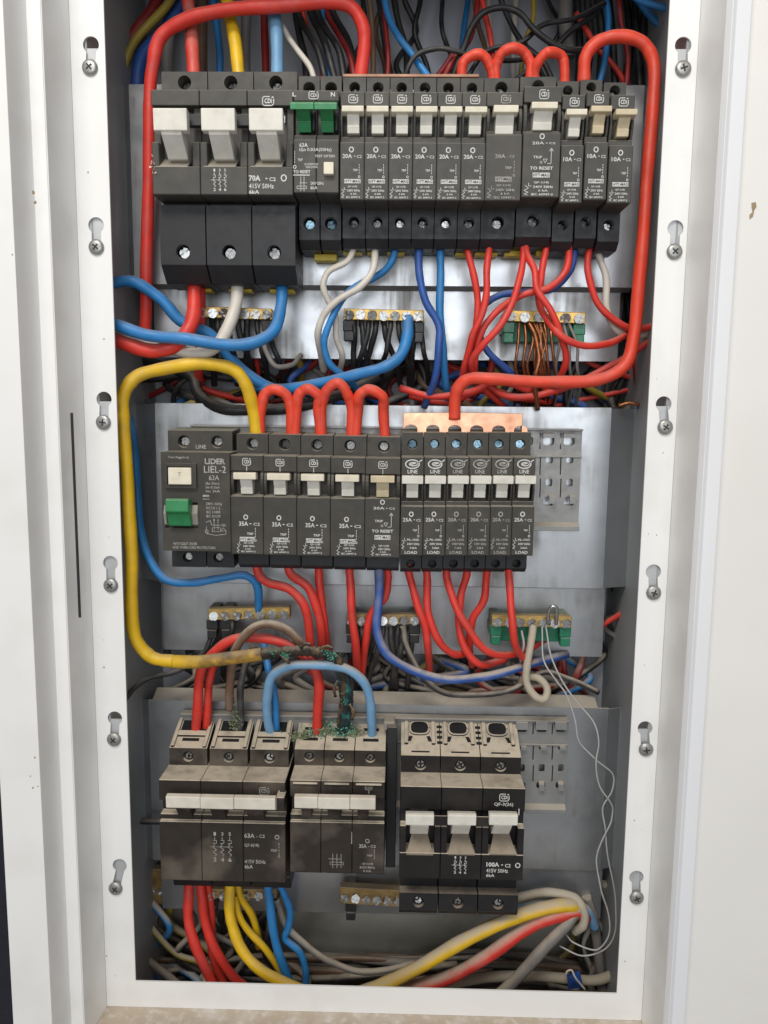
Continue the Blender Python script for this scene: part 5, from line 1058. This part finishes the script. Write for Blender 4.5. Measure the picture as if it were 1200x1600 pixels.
up('blue wire in the top right corner, upper one', 'blue', 11, [(970,-30,64),(1000,0,60),(1030,10,56),(1070,20,54)])
up('blue wire in the top right corner, lower one', 'blue', 11, [(985,-20,80),(1012,20,76),(1040,45,72),(1070,60,70)])
up('red wire inside the tall red arch at the top right', 'dred', 9, [(964,-30,84),(970,30,82),(980,80,82),(978,150,82)])
for i, pts in enumerate([[(930,-30,100),(940,60,98),(936,150,96)], [(948,-30,104),(958,70,100),(962,150,100)], [(990,-30,104),(996,70,100),(1000,150,98)], [(1010,-30,100),(1006,60,100),(1012,150,98)], [(915,-30,104),(922,60,104),(914,150,102)], [(1030,-30,96),(1032,60,98),(1030,150,100)], [(900,-30,110),(905,60,110),(902,150,110)], [(975,-30,112),(985,70,112),(972,150,110)]]):
    up(ORD[i] + ' black wire in the dark top right corner', 'black', 12, pts, 'black wires in the top right corner')
up('bright blue wire dropping in the dark top right corner', 'blue', 10, [(940,-30,92),(950,30,90),(946,90,90),(930,150,90)])
up('red wire crossing low in the dark top right corner', 'red', 9, [(900,20,96),(930,70,94),(965,110,92),(985,150,92)])
up('blue wire behind the red feeder at the top left', 'blue', 11, [(330,-30,104),(338,40,102),(344,90,100),(340,150,100)])
up('red wire behind the white wire near the green toggle breaker', 'red', 9, [(462,-30,78),(478,40,76),(500,90,72),(506,140,70)])
# bundles running down behind the plates, seen in the gaps between them
pal = ['black']*9 + ['charcoal']*4 + ['dred']*3 + ['dblue']*2 + ['grey']*2 + ['white', 'brown', 'olive', 'red', 'blue']
nm_ = dict(black='black', charcoal='sooty dark', dred='dark red', dblue='dark blue', grey='grey', white='white', brown='brown', olive='dirty yellow', red='red', blue='blue')
_cnt = {}
def bundle(x0, x1, py0, py1, n, where, w0=8, w1=13, yy=(98,128), wob=26):
    for i in range(n):
        c = random.choice(pal); a = x0+(x1-x0)*(i+random.random())/n; st_ = 5
        pts = [(a+random.uniform(-wob, wob)*(.4+k), py0+(py1-py0)*k/(st_-1), random.uniform(*yy)) for k in range(st_)]
        k2 = _cnt.get((c, where), 0); _cnt[(c, where)] = k2+1
        W((ORD[k2] + ' ' if k2 else 'leftmost ')+nm_[c]+' wire in the bundle '+where, c, random.uniform(w0, w1), pts, group='wires in the bundle '+where, n=8, dusty='bottom' in where)
bundle(270, 1010, 520, 680, 52, 'between the top and middle plates')
bundle(260, 950, 985, 1130, 34, 'between the middle and bottom plates')
bundle(560, 900, 1030, 1100, 6, 'between the middle and bottom plates', wob=40)
bundle(215, 440, 1400, 1580, 16, 'at the bottom left of the box', yy=(84,122))
bundle(960, 1030, 440, 660, 8, 'at the right edge below the top plate', wob=10)
bundle(930, 1000, 895, 1000, 4, 'at the right edge below the middle plate', yy=(108,128), wob=18)
bundle(880, 970, 1380, 1570, 7, 'at the bottom right of the box', yy=(90,122), wob=14)
bundle(170, 215, 420, 640, 4, 'at the left edge below the top plate', wob=8)
bundle(540, 860, -60, 160, 9, 'behind the black arches at the top', yy=(112,130), w0=7, w1=10, wob=9)
